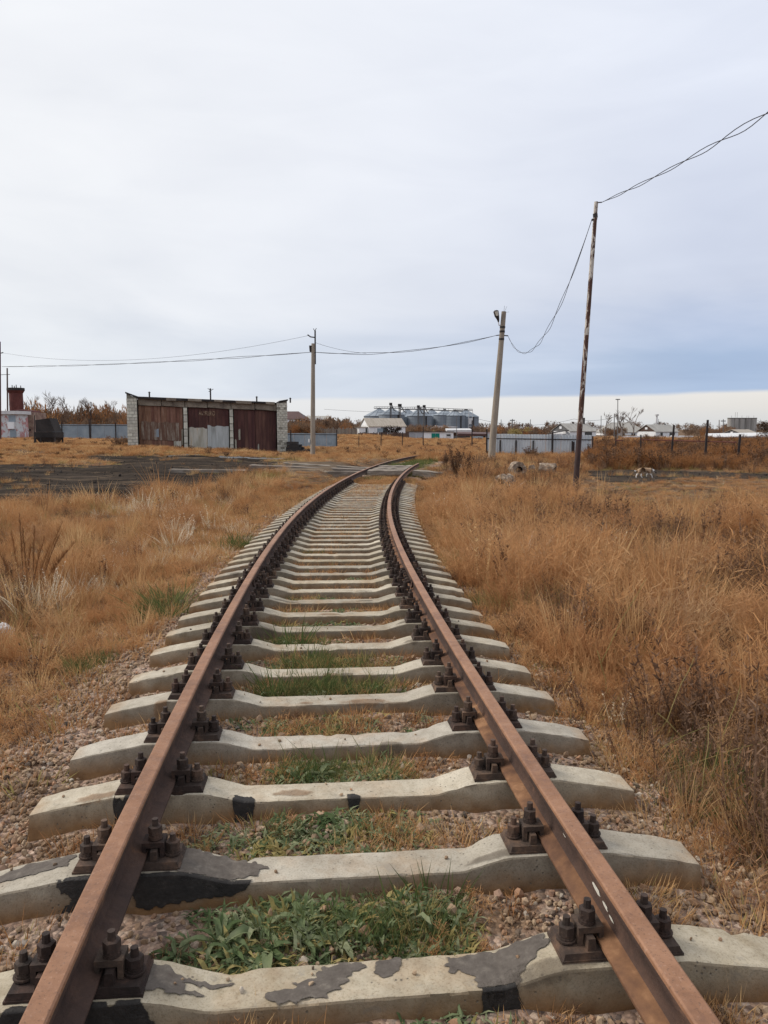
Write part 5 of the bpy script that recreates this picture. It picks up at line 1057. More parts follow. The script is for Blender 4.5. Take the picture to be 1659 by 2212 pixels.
sheet_fence(fm0, fm1, 1.62, 5, [(x2(629), 2.0), (x2(679), 1.75), (x2(728), 2.05)], 'blue-grey sheet fence behind the concrete pole right of the garage', 'sheet fences', M['fence_blue'], .90)
fl0, fl1 = at(112, 951, 97), at(285, 952, 95); FL3 = (fl1 - fl0).xy.length; x3 = lambda px: (px - 112) / 173 * FL3
sheet_fence(fl0, fl1, 1.98, 6, [(x3(136), 2.2), (x3(196), 2.6), (x3(252), 2.2)], 'blue-grey sheet fence between the black hopper and the garage', 'sheet fences', M['fence_blue'], .93)
tall, _d = pole('fence_post', at(196, 955, 94), at(196.5, 868, 94), .07, .06, M['black_post'], 'very tall thin post standing at the left fence', 'post', 'loose posts of the old fence line', 6)
PST = [(775, 969, 941, 79, 1.7), (823, 969, 934, 78, 2.0), (869, 969, 934, 76, 2.0), (914, 968, 922, 74, 2.2), (1019.5, 972, 908, 68, 2.6), (1280, 1004, 942, 46.5, 3.2), (1330, 992, 939, 46, 3.0), (1384, 992, 939, 45, 3.4), (1452, 1000, 918, 43.5, 4.6), (1525, 1002, 907, 42, 5.4), (1595, 1008, 938, 41, 5.6)]
PLB = ['leftmost of the bare black posts beyond the track', 'second bare black post from the left, under the white house', 'third bare black post from the left, under the dark bush', 'bare black post in front of the grey garage gates', 'tall black post before the long white shed roof', 'rusty post at the right end of the galvanised fence', 'thin black post right of the fence end, bar fixed to it', 'black post above the left of the dog', 'tall black post in front of the brown-gabled house', 'tallest thick black post, right of the brown-gabled house', 'thick black post beside the white bag']
pts_top = []
for (px, yb, yt, Y, w), lab in zip(PST, PLB):
    b_ = at(px - (3 if px > 1400 else 0), yb, Y); tp = at(px + (4 if px > 1400 else .4), yt, Y); o, dd = pole('fence_post', b_, tp, w / F * Y * .52, w / F * Y * .45, M['black_post'], lab, 'post', 'loose posts of the old fence line', 6); pts_top.append((b_, dd))
a, b_ = at(1385, 949.5, 45 - .1), at(1590, 955.5, 41 - .1); mb = MB(); mb.tube([a, a.lerp(b_, .5), b_], .028, 6); tag(mb.build('rail_pipe', M['rust_tank']), 'thin rusty pipe running between the black posts on the right', 'pipe')
a, b_ = at(1330, 951, 45.8), at(1345, 951.5, 45.5); mb = MB(); mb.tube([a, b_], .03, 6); tag(mb.build('rail_pipe', M['rust_tank']), 'stub of rusty pipe on the thin post right of the fence end', 'pipe')
def board_fence(px0, px1, yb, yt, Y0, Y1, n, mat, lab, seed=1):
    a, b_ = at(px0, yb, Y0), at(px1, yb, Y1); h = at(px0, yt, Y0).z - a.z; d = b_ - a; L = d.xy.length; t_ = thing('board_fence', lab, 'fence', a, math.atan2(d.y, d.x), 'old board fences'); g = random.Random(seed)
    meshes = []
    for k in range(4): mb = MB(); w = L / n * .46; hh = h * g.uniform(.86, 1.04); mb.box(-w, w, -.03, .03, -.5, hh); meshes.append(mb.mesh('board', mat))
    for k in range(n):
        if g.random() < .06: continue
        x = L * (k + .5) / n; link('board', g.choice(meshes), t_, (x, g.uniform(-.03, .03), d.z * x / L), (0, g.uniform(-.03, .03), 0))
    mb = MB(); mb.hexa(wedge(0, L, .05, .11, h * .25, d.z + h * .25, h * .33, d.z + h * .33)); mb.build('rail_bar', mat, t_); return t_
board_fence(672, 772, 946, 924, 142, 142, 34, M['wood_grey'], 'weathered grey board fence left of the white house')
board_fence(768, 884, 945, 934, 148, 148, 46, M['gable_brown'], 'dark low board fence in front of the white house', 2)
board_fence(1020, 1068, 951, 942, 140, 138, 10, M['fence_blue'], 'low grey sheet fence right of the green-gated garage', 3)

# ------------------------------------------------------------------ houses
def house(name, label, px0, px1, yb, ye, yr, Y, wid, mats, yaw=0, wins=(), doors=(), chims=(), cat='house', gable_win=None, hip=False, over=.25, group=None):
    """a gabled house: left front corner at px0, long side running right; mats = wall, roof, gable"""
    a = at(px0, yb, Y); c_ = math.cos(yaw); L = (px1 - px0) / F * Y / (c_ - (px1 - CX) / F * math.sin(yaw) * 0 + 1e-9); he = at(px0, ye, Y).z - a.z; hr = at(px0, yr, Y).z - a.z
    t_ = thing(name, label, cat, a, yaw, group); wl, rf, gb = mats
    mb = MB(); mb.box(0, L, 0, wid, -.8, he); mb.build('wall', wl, t_)
    ip = 1.0 if hip is True else 0
    ip = L * .28 if hip else 0
    if not hip:
        for x in (0.01, L - .01):
            s = -1 if x < 1 else 1; mb = MB(); mb.add([(x - .06, .02, he + .003), (x - .06, wid - .02, he + .003), (x - .06, wid / 2, hr - .04), (x + .06, .02, he + .003), (x + .06, wid - .02, he + .003), (x + .06, wid / 2, hr - .04)], [(0, 2, 1), (3, 4, 5), (0, 1, 4, 3), (1, 2, 5, 4), (2, 0, 3, 5)]); gbl = mb.build('gable', gb, t_)
            if x < 1 and gable_win: mb = MB(); w = gable_win; mb.box(-.13, -.06, wid / 2 - w / 2, wid / 2 + w / 2, he + (hr - he) * .3, he + (hr - he) * .62); mb.build('window', M['whitewash'], gbl)
    th = .09; dr = (hr - he) / (wid / 2) * over
    for s, y0, lab_ in ((1, -over, 'roof'), (-1, wid + over, 'roof')):
        mb = MB(); x0, x1 = -over, L + over
        A = [(x0, y0, he - dr), (x1, y0, he - dr), (x1 - ip, wid / 2, hr), (x0 + ip, wid / 2, hr)]; mb.hexa(A + [(p[0], p[1], p[2] + th) for p in A] if s > 0 else A[::-1] + [(p[0], p[1], p[2] + th) for p in A[::-1]])
        roof_ = mb.build('roof', rf, t_)
        if s > 0:
            for cx_, cy_, w, hgt, mt in chims: mb = MB(); z0 = he + (hr - he) * min(cy_, 1) - .1; mb.box(cx_ * L - w / 2, cx_ * L + w / 2, cy_ * wid / 2 - w / 2, cy_ * wid / 2 + w / 2, z0, z0 + hgt); mb.build('chimney', mt, roof_)
    if hip:
        for x0, xi in ((-over, -over + ip), (L + over, L + over - ip)):
            mb = MB(); mb.add([(x0, -over, he - dr), (x0, wid + over, he - dr), (xi, wid / 2, hr + th)], [(0, 1, 2)]); mb.build('roof', rf, t_)
    for wx, ww, z0, z1, mt in wins:
        mb = MB(); mb.box(wx * L - ww / 2 - .07, wx * L + ww / 2 + .07, -.06, .02, he * z0 - .07, he * z1 + .07); fr = mb.build('window', M['whitewash'], t_); mb = MB(); mb.box(wx * L - ww / 2, wx * L + ww / 2, -.075, -.061, he * z0, he * z1); mb.build('pane', mt, fr)
    for dx, dw, mt in doors: mb = MB(); mb.box(dx * L - dw / 2, dx * L + dw / 2, -.05, .02, 0, he * .86); mb.build('door', mt, t_)
    return t_, L, he, hr, a
WH = (M['whitewash'], M['roof_beige'], M['whitewash'])
h1, L, he, hr, a = house('white_house', 'whitewashed house with a long beige roof in front of the silos', 797, 876, 940, 920.5, 903.5, 163, 5.4, WH, R(21), [(.30, 1.3, .30, .75, M['fence_blue'])], [(.16, .001, M['glass'])], [])
mb = MB(); mb.box(L * .33, L * .50, -.06, .02, .1, he * .85); mb.build('door', M['glass'], h1)
mb = MB(); mb.box(-2.0, -.08, .6, 3.4, -.8, he * .86); pc = mb.build('porch', M['whitewash'], h1); mb = MB(); mb.box(-2.2, .0, .4, 3.6, he * .861, he * .90); mb.build('roof', M['roof_beige'], pc); mb = MB(); mb.box(-.55, -.2, .55, .61, 0, he * .8); mb.build('door', M['glass'], pc)
GRH = (M['whitewash'], M['roof_grey'], M['gable_grey'])
house('grey_roofed_house', 'white house with a grey roof and grey gable behind the sheet fence', 1231, 1299, 948, 931, 915, 178, 5.8, GRH, R(33), [(.42, .1, .3, .8, M['glass'])], [(.70, 2.4, M['glass'])], [(.86, .95, .35, 1.6, M['felt']), (.45, 1.0, .3, .55, M['felt'])], gable_win=.7)
a = at(1192, 948, 176); t_ = thing('lean_to', 'low white lean-to with a dark roof left of the grey-roofed house', 'shed', a); mb = MB(); mb.box(0, 3.6, 0, 3, -.6, 1.15); mb.build('wall', M['whitewash'], t_); mb = MB(); mb.hexa([(-.3, -.3, 1.16), (3.8, -.3, 1.9), (3.8, 3.2, 1.9), (-.3, 3.2, 1.16), (-.3, -.3, 1.28), (3.8, -.3, 2.02), (3.8, 3.2, 2.02), (-.3, 3.2, 1.28)]); mb.build('roof', M['felt'], t_); mb = MB(); mb.box(2.4, 3.3, -.05, .02, .35, 1.0); mb.build('window', M['glass'], t_)
BRH = (M['whitewash'], M['roof_grey'], M['gable_brown'])
house('brown_gabled_house', 'white house with a brown gable behind the tall black posts', 1416, 1481, 947, 932, 917.5, 195, 5.6, BRH, R(34), [(.25, 1.0, .35, .85, M['glass']), (.72, 2.2, .3, .85, M['glass'])], [], [(.8, 1, .3, .5, M['felt'])], gable_win=.7)
house('hip_roofed_house', 'wide low house with a grey hipped roof behind the bare trees', 1303, 1396, 947, 933, 913, 232, 8, GRH, R(2), [(.2, 1.2, .3, .8, M['glass']), (.45, 1.2, .3, .8, M['glass']), (.7, 1.2, .3, .8, M['glass'])], [], [], hip=True)
house('grey_gabled_shed', 'grey-gabled house below the concrete tanks', 1607, 1660, 950, 939, 928.5, 150, 5, (M['gable_grey'], M['roof_beige'], M['gable_grey']), R(36), [], [], [], gable_win=.5)
a = at(1548, 952, 125); t_ = thing('long_shed', 'long low shed with a bright white flat roof at the right edge', 'shed', a, R(-3)); mb = MB(); mb.box(.2, 11, .2, 4, -.6, .62); mb.build('wall', M['gable_brown'], t_); mb = MB(); mb.hexa([(-.3, -.2, .52), (11.5, -.2, .63), (11.5, 4.3, .95), (-.3, 4.3, .85), (-.3, -.2, .60), (11.5, -.2, 1.0), (11.5, 4.3, 1.35), (-.3, 4.3, 1.15)]); mb.build('roof', M['white_cap'], t_)
a = at(1345, 954, 150); t_ = thing('low_wall', 'low broken whitewashed wall in front of the brown-gabled house', 'wall', a, R(1))
g = random.Random(3)
for k in range(16): mb = MB(); mb.box(k * .86, k * .86 + .84, 0, .35, -.6, 1.18 * g.uniform(.80, 1.02) if k != 9 else .7); mb.build('wall_panel', M['whitewash'], t_)
h2 = house('brown_roofed_house', 'house with a dark brown hipped roof right of the garage', 585, 657, 925, 905, 888.5, 190, 9, (M['whitewash'], M['roof_brown'], M['whitewash']), R(-3), [(.62, 1.2, .2, .75, M['glass']), (.80, 1.2, .2, .75, M['glass'])], [], [], hip=True)
house('dull_grey_house', 'low grey house with a small white attic window behind the brush', 652, 702, 925, 913, 899, 205, 6, (M['gable_grey'], M['roof_grey'], M['gable_grey']), R(-18), [], [], [], gable_win=1.2)
a = at(690, 915, 203); mb = MB(); mb.box(-.9, .9, -.06, .06, 0, 1.2); o = mb.build('attic_window', M['whitewash']); o.location = a + Vector((0, -1.4, .25)); tag(o, 'small white attic window of the dull grey house', 'window')

# low white garage with green gates and its neighbours
a = at(883, 953, 150); t_ = thing('low_garage', 'low white garage with bright green double gates', 'garage', a, R(0)); pxm = 150 / F
seg = lambda p0, p1, y0, y1, z0, z1, nm, mt, par=None: MB().box((p0 - 883) * pxm, (p1 - 883) * pxm, y0, y1, z0, z1).build(nm, mt, par or t_)
seg(883, 979, .0, 5, -.6, 1.75, 'wall', M['whitewash']); seg(884, 898, -.08, -.005, .15, 1.6, 'gate', M['grey_paint']); seg(899, 914, -.08, -.005, .1, 1.65, 'gate', M['grey_paint'])
gg = seg(932, 940.2, -.09, -.005, .05, 1.5, 'green_gate', M['green_paint']); seg(940.6, 949, -.09, -.005, .05, 1.5, 'green_gate', M['green_paint'])
w_ = seg(963, 974, -.05, -.004, .70, 1.42, 'window', M['white_cap']); seg(964.5, 972.5, -.09, -.051, 1.0, 1.32, 'pane', M['glass'], w_)
seg(881, 981, -.25, 5.2, 1.752, 1.86, 'roof', M['felt'])
a = at(896, 935, 170); mb = MB(); mb.box(0, 3.1, 0, 3, .0, .15); t2 = thing('canopy', 'thin dark canopy behind the grey garage gates', 'canopy', a); mb.build('roof', M['felt'], t2); mb = MB(); mb.box(.1, .25, 0, .2, -1.6, -.003); mb.box(2.8, 2.95, 0, .2, -1.6, -.003); mb.build('post', M['felt'], t2)
a = at(965, 950, 165); t3 = thing('open_shed', 'open shed under a long white roof edge right of the silos', 'shed', a); k_ = 165 / F
mb = MB(); mb.hexa([(0, 0, 1.55), (54 * k_, 0, 1.55), (54 * k_, 4, 2.1), (0, 4, 2.1), (0, 0, 2.12), (54 * k_, 0, 2.12), (54 * k_, 4, 2.4), (0, 4, 2.4)]); mb.build('roof', M['white_cap'], t3)
mb = MB(); mb.hexa([(54 * k_ + .02, .5, 1.9), (77 * k_, .5, .7), (77 * k_, 5, .7), (54 * k_ + .02, 5, 1.9), (54 * k_ + .02, .5, 2.2), (77 * k_, .5, .95), (77 * k_, 5, .95), (54 * k_ + .02, 5, 2.2)]); mb.build('side_roof', M['gable_brown'], t3)
for x in (.3, 1.4, 2.8, 4.2, 5.1): MB().box(x, x + .18, .2, .4, -.6, 1.52).build('post', M['gable_brown'], t3)
MB().box(1.0, 54 * k_, 3.2, 3.4, -.6, 1.7).build('wall', M['old_brick'], t3)
a = at(979, 953, 152); t4 = thing('low_shed', 'long low shed with a dark red-brown roof above the grey fence', 'shed', a); MB().box(0, 3.3, 0, 3, -.6, .95).build('wall', M['gable_grey'], t4); mb = MB(); mb.hexa([(.9, -.4, 1.05), (7.8, -.4, 1.05), (7.8, 3, 1.3), (.9, 3, 1.3), (.9, -.4, 1.5), (7.8, -.4, 1.4), (7.8, 3, 1.75), (.9, 3, 1.85)]); mb.build('roof', M['roof_brown'], t4); MB().box(4.2, 7.6, 1.5, 1.7, -.6, 1.02).build('wall', M['gable_brown'], t4)
a = at(960, 936, 205); t5 = thing('loader_hut', 'small grey-green hut with an arched dark opening below the silos', 'hut', a); MB().box(-3.1, 3.2, 0, 3, -.8, 1.5).build('wall', M['grey_paint'], t5); mb = MB(); mb.hexa([(-3.5, -.3, 1.3), (3.4, -.3, 1.55), (3.4, 3.2, 1.55), (-3.5, 3.2, 1.3), (-2.2, -.3, 2.05), (3.4, -.3, 1.8), (3.4, 3.2, 1.8), (-2.2, 3.2, 2.05)]); mb.build('roof', M['white_cap'], t5); MB().box(-2.9, -.6, -.06, .01, -.3, 1.0).build('opening', M['glass'], t5)

# ------------------------------------------------------------------ grain silos
SY = 262; sk = SY / F
def silo(pxc, wpx, ye, yr, lab, Y=SY, yb=940):
    a = at(pxc, yb, Y); r = wpx / F * Y / 2; he = at(pxc, ye, Y).z - a.z; hr = at(pxc, yr, Y).z - a.z; t_ = thing('grain_silo', lab, 'silo', a, 0, 'round metal grain silos'); n = 28
    nr = 7
    for k in range(1): pass
    mb = MB()
    for k in range(nr):
        z0, z1 = -1 + (he + 1) * k / nr, -1 + (he + 1) * (k + 1) / nr; mb.cyl((0, 0), r - .05, r - .05, z0, z1 - .12, n, caps=False); mb.cyl((0, 0), r, r, z1 - .12, z1, n, caps=False)
    mb.build('drum', M['silo_metal'], t_)
    mb = MB(); mb.cyl((0, 0), r + .12, r * .12, he, hr, n); me = mb.mesh('cone_roof', M['silo_metal']); link('cone_roof', me, t_)
    for j in range(14): a_ = 6.283 * j / 14; c_, s_ = math.cos(a_), math.sin(a_); MB().tube([((r + .1) * c_, (r + .1) * s_, he + .06), (r * .13 * c_, r * .13 * s_, hr + .06)], .07, 4).build('roof_rib', M['silo_metal'], t_) if j in (9, 10, 11, 12) else None
    MB().cyl((0, 0), r * .13, r * .13, hr - .05, hr + .35, 10).build('cap', M['dark_metal'], t_)
    mb = MB(); mb.box(r * .45, r * .45 + .35, -r * .93, -r * .88, 0, he); mb.build('ladder', M['dark_metal'], t_)
    return t_
silo(819, 66, 899, 883.5, 'leftmost metal grain silo with a conical roof'); silo(846, 56, 896, 882, 'second metal grain silo from the left', SY - 5); silo(880, 62, 901, 885, 'grain silo between the two tall dark elevator legs', SY + 4); silo(906, 54, 899, 883, 'grain silo right of the second elevator leg', SY - 4)
silo(932, 48, 900, 885, 'grain silo behind the middle elevator towers', SY + 6); silo(960, 48, 897, 885.5, 'third grain silo from the right', SY - 2); silo(982, 46, 898, 887, 'second grain silo from the right', SY - 4); silo(1006, 56, 900.5, 886, 'rightmost grain silo with a wide pale cone', SY)
for pxc, yt, w, Y, lab in ((844, 870, 5.2, 249, 'leftmost dark elevator leg, tallest of the silo site'), (863.5, 872.5, 6.5, 249, 'second dark elevator leg, thick, beside the first'), (903.5, 875.5, 5, 252, 'grey elevator tower with a slanting chute, left of the pair'), (916, 875, 5, 252, 'grey elevator tower with a slanting chute, right of the pair')):
    a = at(pxc, 940, Y); h = at(pxc, yt, Y).z - a.z; r = w / F * Y / 2; t_ = thing('elevator_leg', lab, 'elevator', a, 0, 'grain elevator legs'); MB().box(-r * .75, -r * .1, -r * .5, r * .5, -1, h - .8).build('casing', M['felt'] if 'dark' in lab else M['gable_grey'], t_); MB().box(r * .12, r * .75, -r * .5, r * .5, -1, h - .8).build('casing', M['gable_grey'], t_); MB().box(-r * 1.25, r * 1.25, -r * .7, r * .7, h - .79, h).build('head', M['felt'], t_)
    MB().tube([(r, 0, h - .8), (r * 2.6, 0, h - 2.3), (r * 4.2, 0, h - 2.7)], .16, 6).build('chute', M['gable_grey'], t_)
def gantry(px0, y0, px1, y1, Y, lab, th=.5):
    a, b_ = at(px0, y0, Y), at(px1, y1, Y); t_ = thing('conveyor_gantry', lab, 'conveyor', a, 0, 'conveyors above the silos'); d = b_ - a; n = 10
    MB().tube([(0, 0, 0), d], th * .35, 4).build('chord', M['gable_grey'], t_); MB().tube([Vector((0, 0, th)), d + Vector((0, 0, th))], .1, 4).build('handrail', M['gable_grey'], t_)
    for i in range(n + 1): p = d * (i / n); MB().tube([p, p + Vector((0, 0, th))], .06, 4).build('strut', M['gable_grey'], t_)
    return t_
gantry(808, 882, 866, 882, 254, 'thin conveyor above the two left silos'); gantry(866, 884.5, 916, 883.5, 252, 'thick conveyor between the elevator legs', .7); gantry(895, 884, 1000, 888.5, 250, 'long conveyor running to the right silos', .7); gantry(985, 886, 1021, 886.5, 256, 'pale light gantry at the right end of the silos', .4)
a = at(1015.5, 940, 256); t_ = thing('steel_tower', 'pale square steel tower frame right of the last silo', 'tower', a); h = at(1015, 887, 256).z - a.z
for sx_ in (-.55, .75): MB().box(sx_ - .07, sx_ + .07, -.1, .1, -1, h).build('leg', M['white_cap'], t_)
for k in range(4): MB().box(-.47, .67, -.06, .06, h * (.35 + .16 * k), h * (.35 + .16 * k) + .12).build('brace', M['white_cap'], t_)
MB().box(-.46, .66, -.04, .04, h * .45, h * .70).build('panel', M['white_cap'], t_)
# concrete tanks far right
TX = [(1577.5, 'leftmost concrete tank of the far group on the right'), (1588, 'second concrete tank of the far right group'), (1600, 'third concrete tank of the far right group'), (1613, 'fourth concrete tank of the far right group'), (1625.5, 'fifth concrete tank, rightmost of the far group')]
M['tank'] = noisy('tank_concrete', [(0, (.20, .19, .18)), (.5, (.31, .30, .28)), (1, (.40, .385, .355))], .5, .9, .1, None, 0, (1.6, 1.6, .12))
for px, lab in TX:
    Y = 400; a = at(px, 940, Y); h = at(px, 904, Y).z - a.z; t_ = thing('concrete_tank', lab, 'tank', a, 0, 'concrete tanks on the horizon'); MB().cyl((0, 0), 1.72, 1.72, -1, h, 20).build('drum', M['tank'], t_); MB().cyl((0, 0), 1.85, 1.85, h + .01, h + .35, 20).build('rim', M['gable_grey'], t_)
    for dx in ((-.4, .6) if px in (1588, 1613) else (.2,)): MB().cyl((dx, 0), .06, .06, h + .36, h + (3.2 if px == 1588 else 1.5), 5).build('mast', M['gable_grey'], t_)
for px, yt, w, lab in ((1417.5, 895, 9, 'white vent stack with a flat cap behind the brown-gabled house'), (1366, 915, 8, 'stubby white vent with a wide cap above the hipped roof')):
    Y = 240; a = at(px, 935, Y); h = at(px, yt, Y).z - a.z; r = w / F * Y / 4; t_ = thing('vent_stack', lab, 'chimney', a, 0, 'white vent stacks'); MB().cyl((0, 0), r * 1.1, r * .8, -1, h - .45, 10).build('shaft', M['white_cap'], t_); MB().cyl((0, 0), r * 1.8, r * 1.9, h - .44, h, 12).build('cap', M['white_cap'], t_)

# ------------------------------------------------------------------ left: cabin, rusty stack, brick annex, hopper
k75 = 75 / F; a = at(0, 950, 75); t_ = thing('metal_cabin', 'white and pink peeling metal cabin at the left edge', 'cabin', a)
MB().box(-2.6, 38 * k75, 0, 2.4, .18, 2.45).build('wall', M['pink_panel'], t_); MB().box(-2.8, 43.5 * k75, -.25, 2.6, 2.46, 2.78).build('roof', M['white_cap'], t_); MB().box(20 * k75, 33 * k75, -.22, -.01, 1.05, 1.72).build('box', M['whitewash'], t_); d_ = MB().box(23 * k75, 35.5 * k75, -.06, -.008, .22, .98).build('door', M['fence_blue'], t_); MB().box(21 * k75, 36 * k75, -.03, -.005, 1.74, 2.35).build('panel', M['fence_blue'], t_); MB().box(-2.3, 34 * k75, .1, 2.3, -.3, .175).build('base', M['felt'], t_)
k82 = 82 / F; a = at(39, 945, 82); t_ = thing('rusty_stack', 'rust-red stack with a flared rim rising behind the cabin', 'chimney', a); h = at(39, 838, 82).z - a.z; r = 14.5 * k82
MB().cyl((0, 0), r, r * .96, -.5, h - .55, 20).build('shell', M['rust_tank'], t_); MB().cyl((0, 0), r * 1.0, r * 1.22, h - .54, h - .28, 20).build('rim', M['rust_tank'], t_); MB().cyl((0, 0), r * 1.25, r * 1.22, h - .27, h, 20).build('rim', M['felt'], t_)
for dx, hh in ((-.35, .3), (-.12, .22), (.08, .34), (.55, .25)): MB().cyl((dx, 0), .05, .04, h + .005, h + hh, 5).build('stub', M['dark_metal'], t_)
a = at(40, 950, 78); k78 = 78 / F; t_ = thing('brick_annex', 'stained brick annex with a broken dark roof edge beside the cabin', 'building', a); MB().box(0, 34 * k78, 0, 3, -.5, 2.75).build('wall', M['old_brick'], t_); mb = MB(); mb.hexa([(-.1, -.15, 2.76), (22 * k78, -.15, 2.76), (22 * k78, 3.1, 2.76), (-.1, 3.1, 2.76), (-.1, -.15, 3.05), (20 * k78, -.15, 2.95), (20 * k78, 3.1, 2.95), (-.1, 3.1, 3.05)]); mb.build('roof', M['rust_tank'], t_)
for x, z in ((.7, 1.5), (1.15, .9), (.35, .8)): MB().box(x, x + .14, -.03, .01, z, z + .18).build('hole', M['felt'], t_)
a = at(77, 962, 55); k55 = 55 / F; t_ = thing('coal_hopper', 'black steel hopper on legs left of the blue-grey fence', 'hopper', a)
mb = MB(); mb.hexa([(.05, 0, .95), (1.4, 0, .95), (1.4, 1.3, .95), (.05, 1.3, .95), (.05, 0, 1.78), (1.05, 0, 1.92), (1.05, 1.3, 1.92), (.05, 1.3, 1.78)]); mb.build('bin', M['felt'], t_); MB().box(-.05, 1.45, -.08, 1.4, .55, .94).build('frame', M['felt'], t_); mb = MB(); mb.hexa([(.25, .1, .2), (1.25, .1, .2), (1.25, 1.2, .2), (.25, 1.2, .2), (.0, -.02, .545), (1.4, -.02, .545), (1.4, 1.3, .545), (.0, 1.3, .545)]); mb.build('chute', M['dark_metal'], t_)
for x, y in ((-.04, -.06), (.35, -.06), (1.33, -.06), (.0, 1.28), (1.33, 1.28)): MB().box(x, x + .1, y, y + .1, -.3, .54).build('leg', M['dark_metal'], t_)
tt_, _ = pole('fence_post', at(74, 962, 57), at(74.5, 897, 57), .035, .03, M['dark_metal'], 'thin post at the left corner of the black hopper', 'post', 'loose posts of the old fence line', 6)
# dark timber stack right of the garage
a = at(623, 980, 51); t_ = thing('timber_stack', 'stepped stack of charred black timbers against the right end of the garage', 'stack', a, R(-12)); g = random.Random(4)
for row, (x1, n) in enumerate(((1.22, 4), (1.15, 4), (.80, 3), (.72, 3), (.66, 2))):
    for k in range(n): y = .25 * k + g.uniform(-.03, .03); MB().box(-.1 + g.uniform(-.08, .05), x1 + g.uniform(-.1, .1), y, y + .22, row * .18 - .1, row * .18 + .068).build('timber', M['felt'], t_)

# ------------------------------------------------------------------ trees, shrubs and brush
def bare_tree(px, yb, yt, Y, wpx, lab, seed, lean=0, depth=5):
    a = at(px, yb, Y); h = at(px, yt, Y).z - a.z; g = random.Random(seed); t_ = thing('bare_tree', lab, 'tree', a, 0, 'leafless trees on the skyline'); tr, cr = MB(), MB(); W_ = wpx / F * Y / 2
    def grow(mb, p, d, l, r, k):
        q = p + d * l + Vector((g.uniform(-1, 1), g.uniform(-1, 1), 0)) * l * .08; mb.tube([p, p.lerp(q, .5) + Vector((g.uniform(-.04, .04) * l, 0, 0)), q], [r, r * .85, r * .65], 5, cap=False)
        if k == 0: return
        for i in range(g.randint(2, 4) if k > 1 else 4):
            az = g.uniform(0, 6.283); s = g.uniform(.35, .8); nd = (d + Vector((math.cos(az) * s, math.sin(az) * s, g.uniform(-.05, .35)))).normalized(); st = g.uniform(.55, 1.0); grow(cr, p.lerp(q, st), nd, l * g.uniform(.55, .8), max(r * .52, .018 * Y / 150), k - 1)
    grow(tr, Vector((0, 0, -.5)), Vector((lean, 0, 1)).normalized(), h * .42, max(h * .022, .05), depth - 1)
    zmax = max(v[2] for v in cr.v); xm = max(abs(v[0]) for v in cr.v); f = h / zmax; fx_ = min(1.6, W_ / xm * 1.15)
    for mb in (tr, cr): mb.v = [(x * fx_, y * fx_, z * f if z > 0 else z) for x, y, z in mb.v]
    tr.build('trunk', M['twig'], t_); cr.build('crown', M['twig'], t_); return t_
bare_tree(103, 925, 841, 135, 50, 'rounded leafless tree behind the left fence, largest of the three there', 1); bare_tree(146, 925, 852, 140, 36, 'middle leafless tree behind the left fence', 2); bare_tree(198, 925, 857, 135, 46, 'leafless tree with upright twigs left of the garage', 3); bare_tree(70, 925, 850, 150, 34, 'faint leafless tree just right of the rusty stack', 8); bare_tree(238, 925, 864, 140, 30, 'small leafless tree close to the garage corner', 9)
bare_tree(1307, 945, 890, 160, 40, 'thin leafless tree left of the T-topped pole', 4); bare_tree(1342, 945, 884, 150, 44, 'dense leafless tree right of the T-topped pole', 5); bare_tree(1368, 940, 876, 165, 46, 'tallest leafless tree with upright limbs', 6); bare_tree(1420, 938, 910, 235, 26, 'small leafless tree round the white vent stack', 7); bare_tree(1046, 938, 912, 230, 22, 'small leafless tree left of the leaning concrete pole', 10)
M['spruce'] = blades_mat('dark_conifer_leaf', [(.05, (.035, .025, .02)), (.5, (.075, .05, .036)), (.95, (.13, .085, .055))], (.06, .045, .03), .4, .15)
M['dark_leaf'] = blades_mat('dark_bush_leaf', [(.05, (.018, .013, .011)), (.5, (.042, .030, .024)), (.95, (.08, .055, .04))], (.03, .022, .018), .3, .1)
M['yellow_leaf'] = blades_mat('yellow_bush_leaf', [(.05, (.16, .125, .05)), (.5, (.27, .215, .085)), (.95, (.36, .29, .13))], (.24, .19, .08), .3, .3)
def shrub(px, yb, yt, Y, wpx, mat, lab, seed, n=900, leaf=None, name='shrub', cat='shrub', grp=None, stalks=0):
    a = at(px, yb, Y); h = at(px, yt, Y).z - a.z; W_ = wpx / F * Y / 2; t_ = thing(name, lab, cat, a, 0, grp); lf = leaf or max(.10, Y * .0019)
    me = clump(n, W_ / 1.05, h * .82, lf, mat, seed); me.name = 'crown'; link('crown', me, t_); random.seed(seed); mb = MB()
    for k in range(7 + stalks): x, y = rnd(-.5, .5) * W_, rnd(-.5, .5) * W_; mb.tube([(x * .3, y * .3, -.3), (x, y, h * rnd(.5, 1.0))], [.012 * h, .006 * h], 4)
    mb.build('stem', M['gable_brown'], t_); return t_
shrub(850, 941, 917.5, 150, 42, M['dark_leaf'], 'dark round bush in front of the white house', 5)
shrub(1664, 948, 897, 112, 52, M['spruce'], 'dark brown tree cut by the right edge above the white shed', 6, 2200, .22, 'dark_tree', 'tree')
shrub(1118, 944, 917, 150, 52, M['yellow_leaf'], 'yellowish green bush on the skyline above the sheet fence', 7); shrub(945, 944, 928, 160, 26, M['yellow_leaf'], 'small yellow bush behind the green gates', 8, 500); shrub(756, 938, 903, 165, 36, M['brush'], 'reddish brown bush rising highest left of the white house', 9, 900)
shrub(255, 966, 936, 50.5, 46, M['brown_weed'], 'dry brown bush at the left foot of the garage', 10, 900, .09, stalks=8)
